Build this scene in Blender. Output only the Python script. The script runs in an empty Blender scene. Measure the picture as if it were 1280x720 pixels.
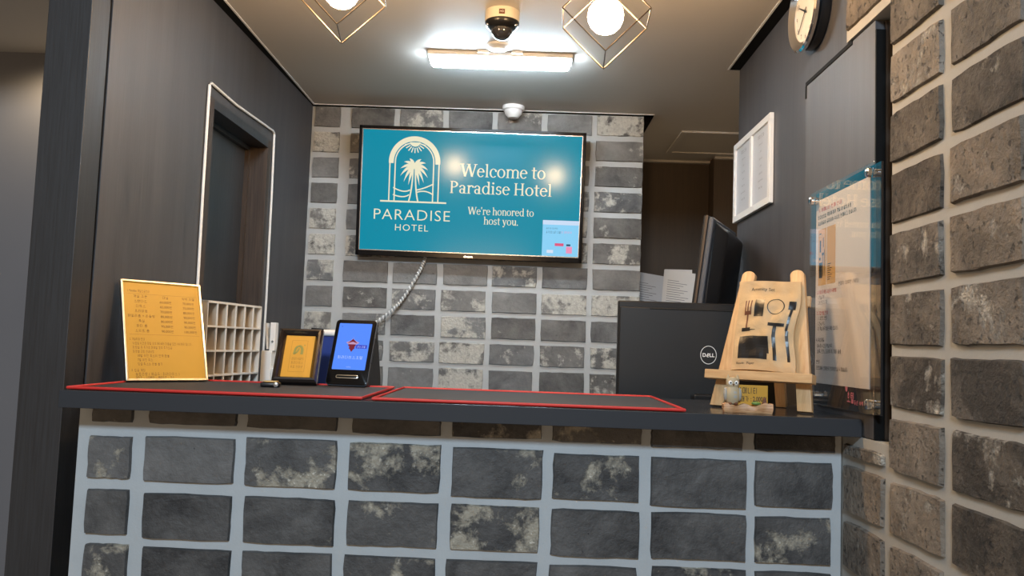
import bpy, bmesh, math, random
from mathutils import Vector, Matrix
random.seed(7)
scene = bpy.context.scene
COL = scene.collection
PI = math.pi

# ------------------------------------------------------------------ camera
FPX, PITCH, YAW, ROLL = 1012.3, .0709, -.0137, .0359
CAM = Vector((0, 0, 1.25))
fw = Vector((math.sin(YAW)*math.cos(PITCH), math.cos(YAW)*math.cos(PITCH), math.sin(PITCH)))
rt0 = Vector((math.cos(YAW), -math.sin(YAW), 0)); up0 = rt0.cross(fw)
rt = rt0*math.cos(ROLL) + up0*math.sin(ROLL)
up = -rt0*math.sin(ROLL) + up0*math.cos(ROLL)
cd = bpy.data.cameras.new('camera'); cam = bpy.data.objects.new('camera', cd); COL.objects.link(cam)
cam.matrix_world = Matrix(((rt.x, up.x, -fw.x, CAM.x), (rt.y, up.y, -fw.y, CAM.y), (rt.z, up.z, -fw.z, CAM.z), (0, 0, 0, 1)))
cd.sensor_width = 36; cd.lens = FPX/1280*36; cd.clip_start = .02
scene.camera = cam

# ------------------------------------------------------------------ world, view, lamps and an added warm fill
w = bpy.data.worlds.new('world'); scene.world = w; w.use_nodes = True
w.node_tree.nodes['Background'].inputs[0].default_value = (1.0, .76, .50, 1)
w.node_tree.nodes['Background'].inputs[1].default_value = .30
scene.view_settings.view_transform = 'Standard'; scene.view_settings.look = 'None'
scene.view_settings.exposure = 0; scene.view_settings.gamma = 1; scene.view_settings.use_curve_mapping = False
LOBBY_W, GLOBE_S, TUBE_S, DOWN_W = 104, 250, 98, 9

def area(name, loc, target, size, watts, color):
    l = bpy.data.lights.new(name, 'AREA'); l.shape = 'RECTANGLE'; l.size, l.size_y = size; l.energy = watts; l.color = color
    o = bpy.data.objects.new(name, l); COL.objects.link(o); o.location = loc
    o.rotation_euler = (Vector(target) - Vector(loc)).to_track_quat('-Z', 'Y').to_euler()
    return o
area('lobby_ceiling_lamp', (-.35, -1.55, 2.72), (-.1, 1.7, .8), (.6, .3), LOBBY_W, (.62, .82, 1.0))
area('added_warm_fill', (-.5, -2.6, 1.0), (0, 1.7, 1.0), (1.0, .5), 17, (1.0, .60, .28))  # added fill that warms the course under the worktop, no known lamp
sl = bpy.data.lights.new('corridor_downlight', 'SPOT'); sl.energy = DOWN_W; sl.color = (1, .75, .45); sl.spot_size = 2.9; sl.spot_blend = .7; sl.shadow_soft_size = .04
so = bpy.data.objects.new('corridor_downlight', sl); COL.objects.link(so); so.location = (-1.72, 2.80, 2.25)

# ------------------------------------------------------------------ materials
MATS = {}
def mat(name, col, rough=.5, metal=0, spec=.5, emit=None, es=0, coat=0):
    m = bpy.data.materials.new(name); m.use_nodes = True
    p = m.node_tree.nodes['Principled BSDF']
    p.inputs['Base Color'].default_value = (*col, 1); p.inputs['Roughness'].default_value = rough
    p.inputs['Metallic'].default_value = metal; p.inputs['Specular IOR Level'].default_value = spec
    p.inputs['Coat Weight'].default_value = coat
    if emit: p.inputs['Emission Color'].default_value = (*emit, 1); p.inputs['Emission Strength'].default_value = es
    MATS[name] = m
    return m
def srgb(r, g, b):
    f = lambda c: (c/255/12.92) if c/255 <= .04045 else ((c/255+.055)/1.055)**2.4
    return (f(r), f(g), f(b))
class NT:
    def __init__(s, m): s.t = m.node_tree; s.p = s.t.nodes['Principled BSDF']
    def n(s, typ, **kw):
        nd = s.t.nodes.new(typ)
        for k, v in kw.items():
            if k in nd.inputs: nd.inputs[k].default_value = v
            else: setattr(nd, k, v)
        return nd
    def l(s, a, b): s.t.links.new(a, b)
    def noise(s, vec, scale, detail=4, rough=.55, dist=0):
        n = s.n('ShaderNodeTexNoise'); n.inputs['Scale'].default_value = scale; n.inputs['Detail'].default_value = detail
        n.inputs['Roughness'].default_value = rough; n.inputs['Distortion'].default_value = dist
        s.l(vec, n.inputs['Vector']); return n.outputs['Fac']
    def ramp(s, fac, stops):
        r = s.n('ShaderNodeValToRGB'); e = r.color_ramp.elements
        while len(e) < len(stops): e.new(.5)
        for el, (pos, c) in zip(e, stops): el.position = pos; el.color = (*c, 1) if len(c) == 3 else c
        s.l(fac, r.inputs[0]); return r.outputs[0]
    def math(s, op, a, b=None, c=None, clamp=False):
        m = s.n('ShaderNodeMath', operation=op, use_clamp=clamp)
        for i, v in enumerate((a, b, c)):
            if v is None: continue
            if isinstance(v, (int, float)): m.inputs[i].default_value = v
            else: s.l(v, m.inputs[i])
        return m.outputs[0]
    def mix(s, fac, a, b, blend='MIX'):
        m = s.n('ShaderNodeMix', data_type='RGBA', blend_type=blend)
        for i, v in ((0, fac), (6, a), (7, b)):
            if isinstance(v, (int, float)): m.inputs[i].default_value = v
            elif isinstance(v, tuple): m.inputs[i].default_value = (*v, 1)
            else: s.l(v, m.inputs[i])
        return m.outputs[2]
    def bump(s, h, strength=.3, dist=.005):
        b = s.n('ShaderNodeBump'); b.inputs['Strength'].default_value = strength; b.inputs['Distance'].default_value = dist
        s.l(h, b.inputs['Height']); s.l(b.outputs[0], s.p.inputs['Normal'])

def brick_mat(name, dark, light, patch, bump_s, bump_d, pits, rough):
    """object colour drives each brick: r = lightness, g = share of pale flaked patches, b = warmth"""
    m = mat(name, (.1, .1, .1), rough); t = NT(m)
    oi = t.n('ShaderNodeObjectInfo'); geo = t.n('ShaderNodeNewGeometry')
    sep = t.n('ShaderNodeSeparateColor'); t.l(oi.outputs['Color'], sep.inputs[0])
    off = t.n('ShaderNodeVectorMath', operation='MULTIPLY_ADD')
    cmb = t.n('ShaderNodeCombineXYZ')
    for i in range(3): t.l(oi.outputs['Random'], cmb.inputs[i])
    t.l(cmb.outputs[0], off.inputs[0]); off.inputs[1].default_value = (37, 53, 71); t.l(geo.outputs['Position'], off.inputs[2])
    v = off.outputs[0]
    big = t.noise(v, 9, 5, .6, .5)
    fine = t.noise(v, 70, 5, .65)
    mott = t.math('MULTIPLY_ADD', big, 2.2, t.math('MULTIPLY_ADD', fine, .5, -.75))
    sh = t.math('ADD', t.math('MULTIPLY', mott, .55), t.math('MULTIPLY_ADD', sep.outputs[0], 1.0, -.35), clamp=True)
    base = t.mix(sh, dark, light)
    warm = t.mix(sep.outputs[2], base, (1.0, .84, .66), 'MULTIPLY')
    # flaked patches
    pn = t.noise(v, 13, 10, .66, .15)
    thr = t.math('MULTIPLY_ADD', sep.outputs[1], -.40, .72)
    pm = t.math('MULTIPLY', t.math('SUBTRACT', pn, thr), 11, clamp=True)
    pc = t.mix(fine, tuple(c*.55 for c in patch), tuple(min(1, c*1.5) for c in patch))
    c1 = t.mix(pm, warm, pc)
    # chips of white lime in the patches
    sp = t.noise(v, 120, 3, .5)
    sm = t.math('MULTIPLY', t.math('MULTIPLY', t.math('SUBTRACT', sp, .63), 14, clamp=True), t.math('ADD', t.math('MULTIPLY', pm, .85), .03), clamp=True)
    c2 = t.mix(sm, c1, (.62, .58, .5))
    pitn = t.noise(v, 75, 6, .65, .1)
    pit = t.math('MULTIPLY', t.math('SUBTRACT', pits, pitn) if pits else 0, 14, clamp=True)
    c3 = t.mix(t.math('MULTIPLY', pit, .55), c2, tuple(c*.5 for c in dark))
    t.l(c3, t.p.inputs['Base Color'])
    h = t.math('ADD', t.math('MULTIPLY', fine, .5), t.math('MULTIPLY_ADD', pit, -1.2, t.math('MULTIPLY', pm, t.math('MULTIPLY_ADD', sp, 1.2, -1.0))))
    mid = t.noise(v, 34, 6, .7, .2)
    h = t.math('ADD', h, t.math('MULTIPLY_ADD', mid, 1.1, t.math('MULTIPLY', big, .8)))
    t.bump(h, bump_s, bump_d)
    return m
brick_mat('brick_front', (.018, .019, .022), (.185, .185, .188), (.30, .27, .215), .6, .006, .30, .58)
brick_mat('brick_back', (.055, .055, .057), (.33, .33, .325), (.48, .46, .41), .7, .006, .34, .75)
brick_mat('brick_right', (.045, .040, .036), (.40, .355, .305), (.46, .42, .36), 1.0, .012, .41, .8)

def mortar_mat(name, col):
    m = mat(name, col, .8); t = NT(m); g = t.n('ShaderNodeNewGeometry')
    n = t.noise(g.outputs['Position'], 14, 6, .6); n2 = t.noise(g.outputs['Position'], 160, 3, .6)
    t.l(t.mix(n, tuple(c*.88 for c in col), tuple(min(1, c*1.1) for c in col)), t.p.inputs['Base Color'])
    t.bump(t.math('ADD', n, t.math('MULTIPLY', n2, .3)), .3, .004)
mortar_mat('mortar_front', (.40, .425, .44)); mortar_mat('mortar_back', (.46, .47, .47)); mortar_mat('mortar_right', (.37, .36, .335))

def wood_panel(name, a, b, rough=.38):
    m = mat(name, a, rough); t = NT(m); g = t.n('ShaderNodeNewGeometry')
    mp = t.n('ShaderNodeMapping'); mp.inputs['Scale'].default_value = (60, 60, 2.2); t.l(g.outputs['Position'], mp.inputs[0])
    mp2 = t.n('ShaderNodeMapping'); mp2.inputs['Scale'].default_value = (9, 9, .7); t.l(g.outputs['Position'], mp2.inputs[0])
    n = t.noise(mp.outputs[0], 3, 6, .6); n2 = t.noise(mp2.outputs[0], 2, 4, .6)
    f = t.math('MULTIPLY_ADD', n, .65, t.math('MULTIPLY', n2, .35))
    t.l(t.ramp(f, [(.33, a), (.68, b)]), t.p.inputs['Base Color'])
    t.l(t.ramp(n, [(.3, (rough-.06,)*3), (.7, (rough+.1,)*3)]), t.p.inputs['Roughness'])
    t.bump(n, .12, .002)
    return m
wood_panel('dark_wood', (.040, .039, .043), (.084, .082, .088), .52)
wood_panel('column_wood', (.017, .016, .017), (.028, .027, .029), .5)
wood_panel('door_wood', (.018, .02, .024), (.045, .048, .054), .42)
wood_panel('jamb_wood', (.03, .019, .013), (.075, .05, .034), .45)
wood_panel('brown_wall', (.055, .036, .022), (.085, .058, .037), .6)
def pine(name, a, b, axis=(2, 30, 30)):
    m = mat(name, a, .5); t = NT(m); tc = t.n('ShaderNodeTexCoord')
    mp = t.n('ShaderNodeMapping'); mp.inputs['Scale'].default_value = axis; t.l(tc.outputs['Object'], mp.inputs[0])
    n = t.noise(mp.outputs[0], 6, 4, .6, .3)
    t.l(t.ramp(n, [(.3, a), (.72, b)]), t.p.inputs['Base Color']); t.bump(n, .08, .001)
pine('pine', (.48, .285, .13), (.62, .42, .22), (25, 25, 3)); pine('pine_h', (.48, .285, .13), (.62, .42, .22), (3, 25, 25))
pine('carved_wood', (.30, .13, .05), (.60, .37, .19), (4, 20, 60))
def plaster(name, a, b, rough=.75):
    m = mat(name, a, rough); t = NT(m); g = t.n('ShaderNodeNewGeometry')
    n = t.noise(g.outputs['Position'], 2.5, 4, .5); n2 = t.noise(g.outputs['Position'], 300, 2, .5)
    t.l(t.mix(n, a, b), t.p.inputs['Base Color']); t.bump(n2, .06, .001)
plaster('ceiling_paint', (.52, .485, .44), (.57, .53, .48), .6)
plaster('corridor_paint', (.17, .17, .19), (.20, .20, .215), .7)
plaster('floor_stone', (.20, .19, .18), (.28, .27, .25), .35)
m = mat('counter_stone', (.02, .021, .024), .16); t = NT(m); g = t.n('ShaderNodeNewGeometry')
n = t.noise(g.outputs['Position'], 90, 4, .7); n2 = t.noise(g.outputs['Position'], 6, 4, .6)
t.l(t.ramp(n, [(.35, (.017, .018, .021)), (.75, (.026, .027, .031))]), t.p.inputs['Base Color'])
t.l(t.ramp(n2, [(.3, (.12,)*3), (.7, (.26,)*3)]), t.p.inputs['Roughness'])
def kraft():
    m = mat('kraft_paper', (.55, .36, .17), .6); t = NT(m); tc = t.n('ShaderNodeTexCoord')
    n = t.noise(tc.outputs['Object'], 25, 4, .6, .4); n2 = t.noise(tc.outputs['Object'], 900, 2, .5)
    t.l(t.mix(n, (.43, .29, .15), (.56, .40, .22)), t.p.inputs['Base Color']); t.bump(t.math('ADD', n, t.math('MULTIPLY', n2, .1)), .45, .006)
kraft()
mat('black_trim', (.006, .006, .006), .7, spec=.1); mat('edge_laminate', (.026, .028, .033), .6, spec=.3); mat('white_trim', (.75, .74, .72), .35)
mat('black_plastic', (.010, .010, .011), .32); mat('black_matte', (.007, .007, .0075), .45)
mat('piano_black', (.004, .004, .005), .15, spec=.3); mat('grey_plastic', (.10, .11, .13), .3)
mat('white_plastic', (.78, .78, .77), .4); mat('cream_plastic', (.72, .66, .56), .5)
mat('silver', (.75, .75, .74), .22, 1); mat('chrome', (.82, .82, .83), .08, 1); mat('gold', (.75, .52, .22), .3, 1)
mat('champagne', (.86, .76, .62), .28, 1); mat('wire', (.15, .115, .085), .45, 1)
mat('dark_walnut', (.016, .010, .008), .25, coat=.4); mat('red_rubber', (.55, .022, .016), .5); mat('mat_felt', (.022, .022, .025), .75)
mat('yellow_paper', (.50, .265, .022), .45); mat('ink', (.012, .01, .008), .6); mat('red_ink', (.50, .03, .035), .6)
mat('paper', (.70, .68, .66), .65); mat('notice_paper', (.66, .60, .56), .6); mat('grey_ink', (.2, .2, .22), .6)
mat('faint_ink', (.15, .075, .01), .6)
mat('cable_grey', (.35, .36, .36), .5)
mat('blue_plastic', (.008, .03, .22), .4); mat('olive_ink', (.22, .22, .05), .6)
mat('organizer_white', (.66, .64, .60), .6); mat('organizer_card', (.42, .36, .29), .7)
mat('clock_face', (.70, .64, .54), .5); mat('pink_ink', (.80, .22, .28), .5); mat('white_ink', (.8, .8, .8), .5)
mat('owl_body', (.44, .35, .22), .6); mat('owl_wing', (.36, .35, .32), .6); mat('leaf_green', (.12, .22, .05), .5); mat('brown', (.14, .05, .025), .5)
mat('kraft_print', (.60, .36, .13), .6)
mat('cert_paper', (.56, .58, .62), .3); mat('dark_glass', (.01, .011, .014), .04, coat=1)
mat('globe_glass', (1, .9, .75), .4, emit=(1.0, .64, .32), es=GLOBE_S)
mat('tube_diffuser', (.9, .95, 1), .4, emit=(.72, .88, 1.0), es=TUBE_S)
def screen_mat(name, c, s=1, rough=.16): return mat(name, (.004, .004, .004), max(rough, .15) if name[:2] == 'tv' else rough, spec=.2 if name[:2] == 'tv' else .5, emit=c, es=s)
m = screen_mat('tv_teal', srgb(4, 150, 178), .82, .13)
screen_mat('tv_cream', srgb(246, 240, 208), .9, .17); screen_mat('tv_popup', srgb(140, 212, 250), .95, .17); screen_mat('tv_header', srgb(205, 225, 250), .95, .17)
screen_mat('tv_dark', srgb(35, 80, 110), .9, .17); screen_mat('tv_pink', srgb(240, 150, 190), .95, .17); screen_mat('tv_white', srgb(215, 230, 250), .95, .17); screen_mat('tv_red', srgb(225, 90, 130), .95, .17)
screen_mat('tab_blue', srgb(84, 140, 255), 1.0, .1); screen_mat('tab_red', srgb(120, 30, 50), 1, .1); screen_mat('tab_violet', srgb(60, 70, 200), 1, .1)
screen_mat('tab_white', srgb(190, 210, 255), 1, .1); screen_mat('tab_skin', srgb(190, 150, 190), 1, .1)
# clear acrylic sheet
m = bpy.data.materials.new('acrylic'); m.use_nodes = True; nt_ = m.node_tree; nt_.nodes.remove(nt_.nodes['Principled BSDF'])
_f = nt_.nodes.new('ShaderNodeFresnel'); _b = nt_.nodes.new('ShaderNodeNewGeometry'); _i = nt_.nodes.new('ShaderNodeMath'); _i.operation = 'MULTIPLY_ADD'; _i.inputs[1].default_value = 1/1.49-1.49; _i.inputs[2].default_value = 1.49; nt_.links.new(_b.outputs['Backfacing'], _i.inputs[0]); nt_.links.new(_i.outputs[0], _f.inputs['IOR']); _t = nt_.nodes.new('ShaderNodeBsdfTransparent'); _t.inputs[0].default_value = (.985, .99, .99, 1)
_g = nt_.nodes.new('ShaderNodeBsdfGlossy'); _g.inputs['Roughness'].default_value = .01; _m = nt_.nodes.new('ShaderNodeMixShader')
nt_.links.new(_f.outputs[0], _m.inputs[0]); nt_.links.new(_t.outputs[0], _m.inputs[1]); nt_.links.new(_g.outputs[0], _m.inputs[2]); nt_.links.new(_m.outputs[0], nt_.nodes['Material Output'].inputs[0])
MATS['acrylic'] = m
m = bpy.data.materials.new('dome_glass'); m.use_nodes = True; p = m.node_tree.nodes['Principled BSDF']
p.inputs['Base Color'].default_value = (.03, .032, .04, 1); p.inputs['Roughness'].default_value = .05; p.inputs['Coat Weight'].default_value = 1
MATS['dome_glass'] = m

# ------------------------------------------------------------------ helpers
def link(name, me, m, parent=None, loc=(0, 0, 0), rot=(0, 0, 0)):
    o = bpy.data.objects.new(name, me); COL.objects.link(o)
    if m and not me.materials: me.materials.append(MATS[m])
    o.location = loc; o.rotation_euler = rot
    if parent: o.parent = parent
    return o
def empty(name, loc=(0, 0, 0), rot=(0, 0, 0)):
    o = bpy.data.objects.new(name, None); COL.objects.link(o); o.location = loc; o.rotation_euler = rot; o.empty_display_size = .05
    return o
def tag(o, label, cat, group=None):
    o['label'] = label; o['category'] = cat
    if group: o['group'] = group
    return o
def struct(o, label=None):
    o['kind'] = 'structure'
    if label: o['label'] = label
    return o
class MB:
    def __init__(s): s.bm = bmesh.new()
    def box(s, x0, x1, y0, y1, z0, z1, bev=0, seg=2):
        b = bmesh.new(); bmesh.ops.create_cube(b, size=1)
        for v in b.verts: v.co = Vector(((x0+x1)/2+v.co.x*(x1-x0), (y0+y1)/2+v.co.y*(y1-y0), (z0+z1)/2+v.co.z*(z1-z0)))
        if bev: bmesh.ops.bevel(b, geom=b.edges[:], offset=bev, segments=seg, affect='EDGES', profile=.5)
        s._add(b); return s
    def _add(s, b, mtx=None):
        if mtx: bmesh.ops.transform(b, matrix=mtx, verts=b.verts)
        me = bpy.data.meshes.new('tmp'); b.to_mesh(me); b.free(); s.bm.from_mesh(me); bpy.data.meshes.remove(me)
    def prism(s, pts, y0, y1, bev=0):
        """polygon in x,z extruded along y"""
        b = bmesh.new(); vs = [b.verts.new((x, y0, z)) for x, z in pts]; f = b.faces.new(vs)
        r = bmesh.ops.extrude_face_region(b, geom=[f])
        for v in r['geom']:
            if isinstance(v, bmesh.types.BMVert): v.co.y = y1
        bmesh.ops.recalc_face_normals(b, faces=b.faces)
        if bev: bmesh.ops.bevel(b, geom=[e for e in b.edges], offset=bev, segments=2, affect='EDGES', profile=.5)
        s._add(b); return s
    def lathe(s, prof, axis='Z', n=32, c=(0, 0, 0), caps=True):
        b = bmesh.new(); rings = []
        for r, h in prof:
            rings.append([b.verts.new((r*math.cos(2*PI*i/n), r*math.sin(2*PI*i/n), h)) for i in range(n)])
        for a, d in zip(rings, rings[1:]):
            for i in range(n): b.faces.new((a[i], a[(i+1) % n], d[(i+1) % n], d[i]))
        for ring in (rings[0], rings[-1]) if caps else (): b.faces.new(ring)
        bmesh.ops.remove_doubles(b, verts=b.verts, dist=1e-6)
        bmesh.ops.recalc_face_normals(b, faces=b.faces)
        M = {'Z': Matrix.Identity(4), 'Y': Matrix.Rotation(PI/2, 4, 'X'), 'X': Matrix.Rotation(-PI/2, 4, 'Y')}[axis]
        s._add(b, Matrix.Translation(c) @ M); return s
    def tube(s, pts, r, n=8, closed=False):
        pts = [Vector(p) for p in pts]; b = bmesh.new(); rings = []
        for i, p in enumerate(pts):
            a = pts[i-1] if (i or closed) else p; c = pts[(i+1) % len(pts)] if (i < len(pts)-1 or closed) else p
            d = (c-a).normalized(); u = d.cross(Vector((0, 0, 1)))
            if u.length < .05: u = d.cross(Vector((0, 1, 0)))
            u.normalize(); v = d.cross(u)
            rr = r(i/(len(pts)-1)) if callable(r) else r
            rings.append([b.verts.new(p + u*rr*math.cos(2*PI*k/n) + v*rr*math.sin(2*PI*k/n)) for k in range(n)])
        m_ = len(rings)
        for i in range(m_ if closed else m_-1):
            a, c = rings[i], rings[(i+1) % m_]
            for k in range(n): b.faces.new((a[k], a[(k+1) % n], c[(k+1) % n], c[k]))
        if not closed: b.faces.new(rings[0]); b.faces.new(rings[-1])
        bmesh.ops.recalc_face_normals(b, faces=b.faces)
        s._add(b); return s
    def sphere(s, c, r, sc=(1, 1, 1), u=24, v=14):
        b = bmesh.new(); bmesh.ops.create_uvsphere(b, u_segments=u, v_segments=v, radius=r)
        for q in b.verts: q.co = Vector((c[0]+q.co.x*sc[0], c[1]+q.co.y*sc[1], c[2]+q.co.z*sc[2]))
        s._add(b); return s
    def build(s, name, m, parent=None, loc=(0, 0, 0), rot=(0, 0, 0), smooth=False):
        me = bpy.data.meshes.new(name); s.bm.to_mesh(me); s.bm.free()
        if smooth:
            for p_ in me.polygons: p_.use_smooth = True
            try: me.set_sharp_from_angle(angle=math.radians(40))
            except Exception: pass
        return link(name, me, m, parent, loc, rot)
def box(name, m, parent, *a, **k): return MB().box(*a, **k).build(name, m, parent)
def polys_mesh(polys, y=0):
    """flat print: polygons given in x,z, facing -y"""
    vs, fs = [], []
    for p_ in polys:
        i0 = len(vs); vs += [(x, y, z) for x, z in p_]; fs.append(tuple(range(i0, i0+len(p_))))
    me = bpy.data.meshes.new('print'); me.from_pydata(vs, [], fs); me.update(); return me
def ribbon(pts, w_):
    out = []
    for i in range(len(pts)-1):
        a, c = Vector(pts[i]), Vector(pts[i+1]); d = (c-a); nn = Vector((-d.y, d.x)).normalized()
        wa = w_(i/(len(pts)-1)) if callable(w_) else w_; wc = w_((i+1)/(len(pts)-1)) if callable(w_) else w_
        out.append([tuple(a-nn*wa/2), tuple(c-nn*wc/2), tuple(c+nn*wc/2), tuple(a+nn*wa/2)])
    return out
def _J(ch):
    L = lambda *p: list(p); c = [(.5+.5*math.cos(2*PI*i/12), .5+.5*math.sin(2*PI*i/12)) for i in range(13)]
    a, b, e, d = (0, 1), (1, 1), (0, 0), (1, 0)
    S_ = [(.5, 1), e]; S2 = [(.45, .62), d]
    return {'ㄱ': [L(a, b, (.85, 0))], 'ㄴ': [L(a, e, d)], 'ㄷ': [L(b, a, e, d)], 'ㄹ': [L(a, b, (1, .5), (0, .5), e, d)], 'ㅁ': [L(a, b, d, e, a)],
            'ㅂ': [L(a, e, d, b), L((0, .5), (1, .5))], 'ㅅ': [S_, S2], 'ㅇ': [c], 'ㅈ': [L(a, b), S_, S2], 'ㅊ': [L((.35, 1.2), (.65, 1.2)), L(a, b), S_, S2],
            'ㅋ': [L(a, b, (.85, 0)), L((0, .55), (.9, .55))], 'ㅌ': [L(b, a, e, d), L((0, .5), (.9, .5))], 'ㅍ': [L(a, b), L(e, d), L((.3, 1), (.3, 0)), L((.7, 1), (.7, 0))],
            'ㅎ': [L((.35, 1.1), (.65, 1.1)), L((0, .82), (1, .82)), [(x*.7+.15, y*.6) for x, y in c]]}[ch]
def hangul(ch, t=.085):
    """one syllable block drawn from strokes in a unit square, returns polygons"""
    i = ord(ch)-0xAC00; li, vi, ti = i//588, (i % 588)//28, i % 28
    LS = 'ㄱ ㄱㄱ ㄴ ㄷ ㄷㄷ ㄹ ㅁ ㅂ ㅂㅂ ㅅ ㅅㅅ ㅇ ㅈ ㅈㅈ ㅊ ㅋ ㅌ ㅍ ㅎ'.split()
    TS = ' ,ㄱ,ㄱㄱ,ㄱㅅ,ㄴ,ㄴㅈ,ㄴㅎ,ㄷ,ㄹ,ㄹㄱ,ㄹㅁ,ㄹㅂ,ㄹㅅ,ㄹㅌ,ㄹㅍ,ㄹㅎ,ㅁ,ㅂ,ㅂㅅ,ㅅ,ㅅㅅ,ㅇ,ㅈ,ㅊ,ㅋ,ㅌ,ㅍ,ㅎ'.split(',')
    VV = {0: 'a', 1: 'ai', 2: 'A', 3: 'Ai', 4: 'e', 5: 'ei', 6: 'E', 7: 'Ei', 8: 'o', 9: 'oa', 10: 'oai', 11: 'oi', 12: 'O', 13: 'u', 14: 'ue', 15: 'uei', 16: 'ui', 17: 'U', 18: '_', 19: '_i', 20: 'i'}[vi]
    hz = [k for k in VV if k in 'oOuU_']; vt = [k for k in VV if k in 'aAeEi']
    fin = ti > 0; zb = .40 if fin else .02; top = .92; P = []
    def put(j, x0, x1, z0, z1):
        n = len(j)
        for q, jj in enumerate(j):
            xa, xb = x0+(x1-x0)*q/n, x0+(x1-x0)*(q+.88)/n
            for st_ in _J(jj): P.extend(ribbon([(xa+x*(xb-xa), z0+z*(z1-z0)) for x, z in st_], t))
    def ln(*p): P.extend(ribbon(list(p), t))
    xr = .52 if vt else .90
    if hz:
        hb = zb+(top-zb)*.06; k = hz[0]; zc = hb+(.16 if k in 'oO' else (.17 if k in 'uU' else .04))
        put(LS[li], .22 if not vt else .08, (.78 if not vt else .50), hb+.38*(top-zb), top)
        zl = hb if k in 'oO_' else hb+.2*(top-zb)
        xe = .98 if not vt else .62
        ln((.02, zl), (xe, zl)); xm = (.02+xe)/2
        for dx in {'o': (0,), 'O': (-.13, .13), 'u': (0,), 'U': (-.13, .13), '_': ()}[k]:
            ln((xm+dx, zl), (xm+dx, zl+(.18 if k in 'oO' else -.2)*(top-zb)))
    else: put(LS[li], .05, .50, zb+.06, top)
    x = .72 if len(vt) == 1 else .64
    for k in vt:
        ln((x, zb-.02), (x, 1.0)); m_ = (zb+1)/2
        if k in 'aA':
            for dz in ((0,) if k == 'a' else (-.1, .1)): ln((x, m_+dz), (x+.19, m_+dz))
        if k in 'eE':
            for dz in ((0,) if k == 'e' else (-.1, .1)): ln((x-.17, m_+dz), (x, m_+dz))
        x += .2
    if fin: put(TS[ti], .18, .86, .0, .28)
    return P
def text_mesh(body, size, align='LEFT', xscale=1, spacing=1, bold=0):
    if any('\uac00' <= ch <= '\ud7a3' for ch in body):
        import re
        vs, fs, x = [], [], 0
        for run in re.findall('[\uac00-\ud7a3]+|[^\uac00-\ud7a3]+', body):
            if '\uac00' <= run[0] <= '\ud7a3':
                for ch in run:
                    for q in hangul(ch, .085+2*bold/size):
                        i0 = len(vs); vs += [((x+.06+px*.82)*size, 0, (pz*.82-.08)*size) for px, pz in q]; fs.append(tuple(range(i0, i0+4)))
                    x += .95*spacing
            else:
                core = run.strip()
                x += .3*(len(run)-len(run.lstrip()))
                if core:
                    m_ = text_mesh(core, size, 'LEFT', 1, spacing, bold); i0 = len(vs)
                    vs += [(v.co.x+x*size, 0, v.co.z) for v in m_.vertices]; fs += [tuple(i0+k for k in p_.vertices) for p_ in m_.polygons]
                    x += max(v.co.x for v in m_.vertices)/size+.06; bpy.data.meshes.remove(m_)
                x += .3*(len(run.lstrip())-len(core)) if core else 0
        dx = -x*size/2 if align == 'CENTER' else 0
        me = bpy.data.meshes.new('print'); me.from_pydata([((a+dx)*xscale, b_, c_) for a, b_, c_ in vs], [], fs); me.update(); return me
    c = bpy.data.curves.new('t', 'FONT'); c.body = body; c.size = size; c.align_x = align; c.space_character = spacing; c.offset = bold; c.resolution_u = 3
    o = bpy.data.objects.new('t', c); me = bpy.data.meshes.new_from_object(o)
    bpy.data.objects.remove(o); bpy.data.curves.remove(c)
    for v in me.vertices: v.co = Vector((v.co.x*xscale, 0, v.co.y))
    me.materials.clear(); return me
def text(name, body, size, x, z, m, parent, y=0, align='LEFT', width=None, spacing=1, bold=0, label=None, rot=0):
    me = text_mesh(body, size, align, 1, spacing, bold)
    if width and len(me.vertices):
        xs = [v.co.x for v in me.vertices]; k = width/max(1e-6, max(xs)-min(xs))
        for v in me.vertices: v.co.x *= k
    o = link(name, me, m, parent, (x, y, z), (0, rot, 0))
    if label: o['label'] = label
    return o

# ------------------------------------------------------------------ brick laying
def brick_mesh(w_, h_, d, jit, seed, nx=5, nz=2):
    """irregular rectangular slip: x = length, z = height, front at y = -d, back at y = 0; about 40 triangles"""
    rnd = random.Random(seed); P = []
    def ring():
        pts = []
        for i in range(nx): pts.append((-w_/2+w_*i/nx, -h_/2))
        for i in range(nz): pts.append((w_/2, -h_/2+h_*i/nz))
        for i in range(nx): pts.append((w_/2-w_*i/nx, h_/2))
        for i in range(nz): pts.append((-w_/2, h_/2-h_*i/nz))
        return pts
    base = ring(); n = len(base); outer = []
    for k, (x, z) in enumerate(base):
        corner = k in (0, nx, nx+nz, 2*nx+nz)
        j = jit*(1.6 if corner else 1)
        x -= math.copysign(rnd.random()*j, x) if abs(abs(x)-w_/2) < 1e-6 else rnd.uniform(-.3, .3)*w_/nx
        z -= math.copysign(rnd.random()*j, z) if abs(abs(z)-h_/2) < 1e-6 else rnd.uniform(-.3, .3)*h_/nz
        outer.append((x, z))
    ch = min(.0022, d*.5)
    vs = [(x, 0, z) for x, z in outer] + [(x*(1-2*ch/w_), -d + rnd.uniform(-.0008, .0008), z*(1-2*ch/h_)) for x, z in outer]
    fs = [tuple(range(n, 2*n))] + [(k, (k+1) % n, n+(k+1) % n, n+k) for k in range(n)]
    me = bpy.data.meshes.new('brick'); me.from_pydata(vs, [], fs); me.update(); return me
def lay(parent, me, m, loc, rotz, colr, scale=(1, 1, 1)):
    o = link('brick', me, m, parent, loc, (0, 0, rotz)); o.scale = scale; o.color = (*colr, 1); return o

FY, BY, RX, CZ, LX, RW = 1.744, 3.526, .683, 2.285, -.965, .765
CT = 1.127          # worktop height
PW, PH = .218, .114 # brick pitch

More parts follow.
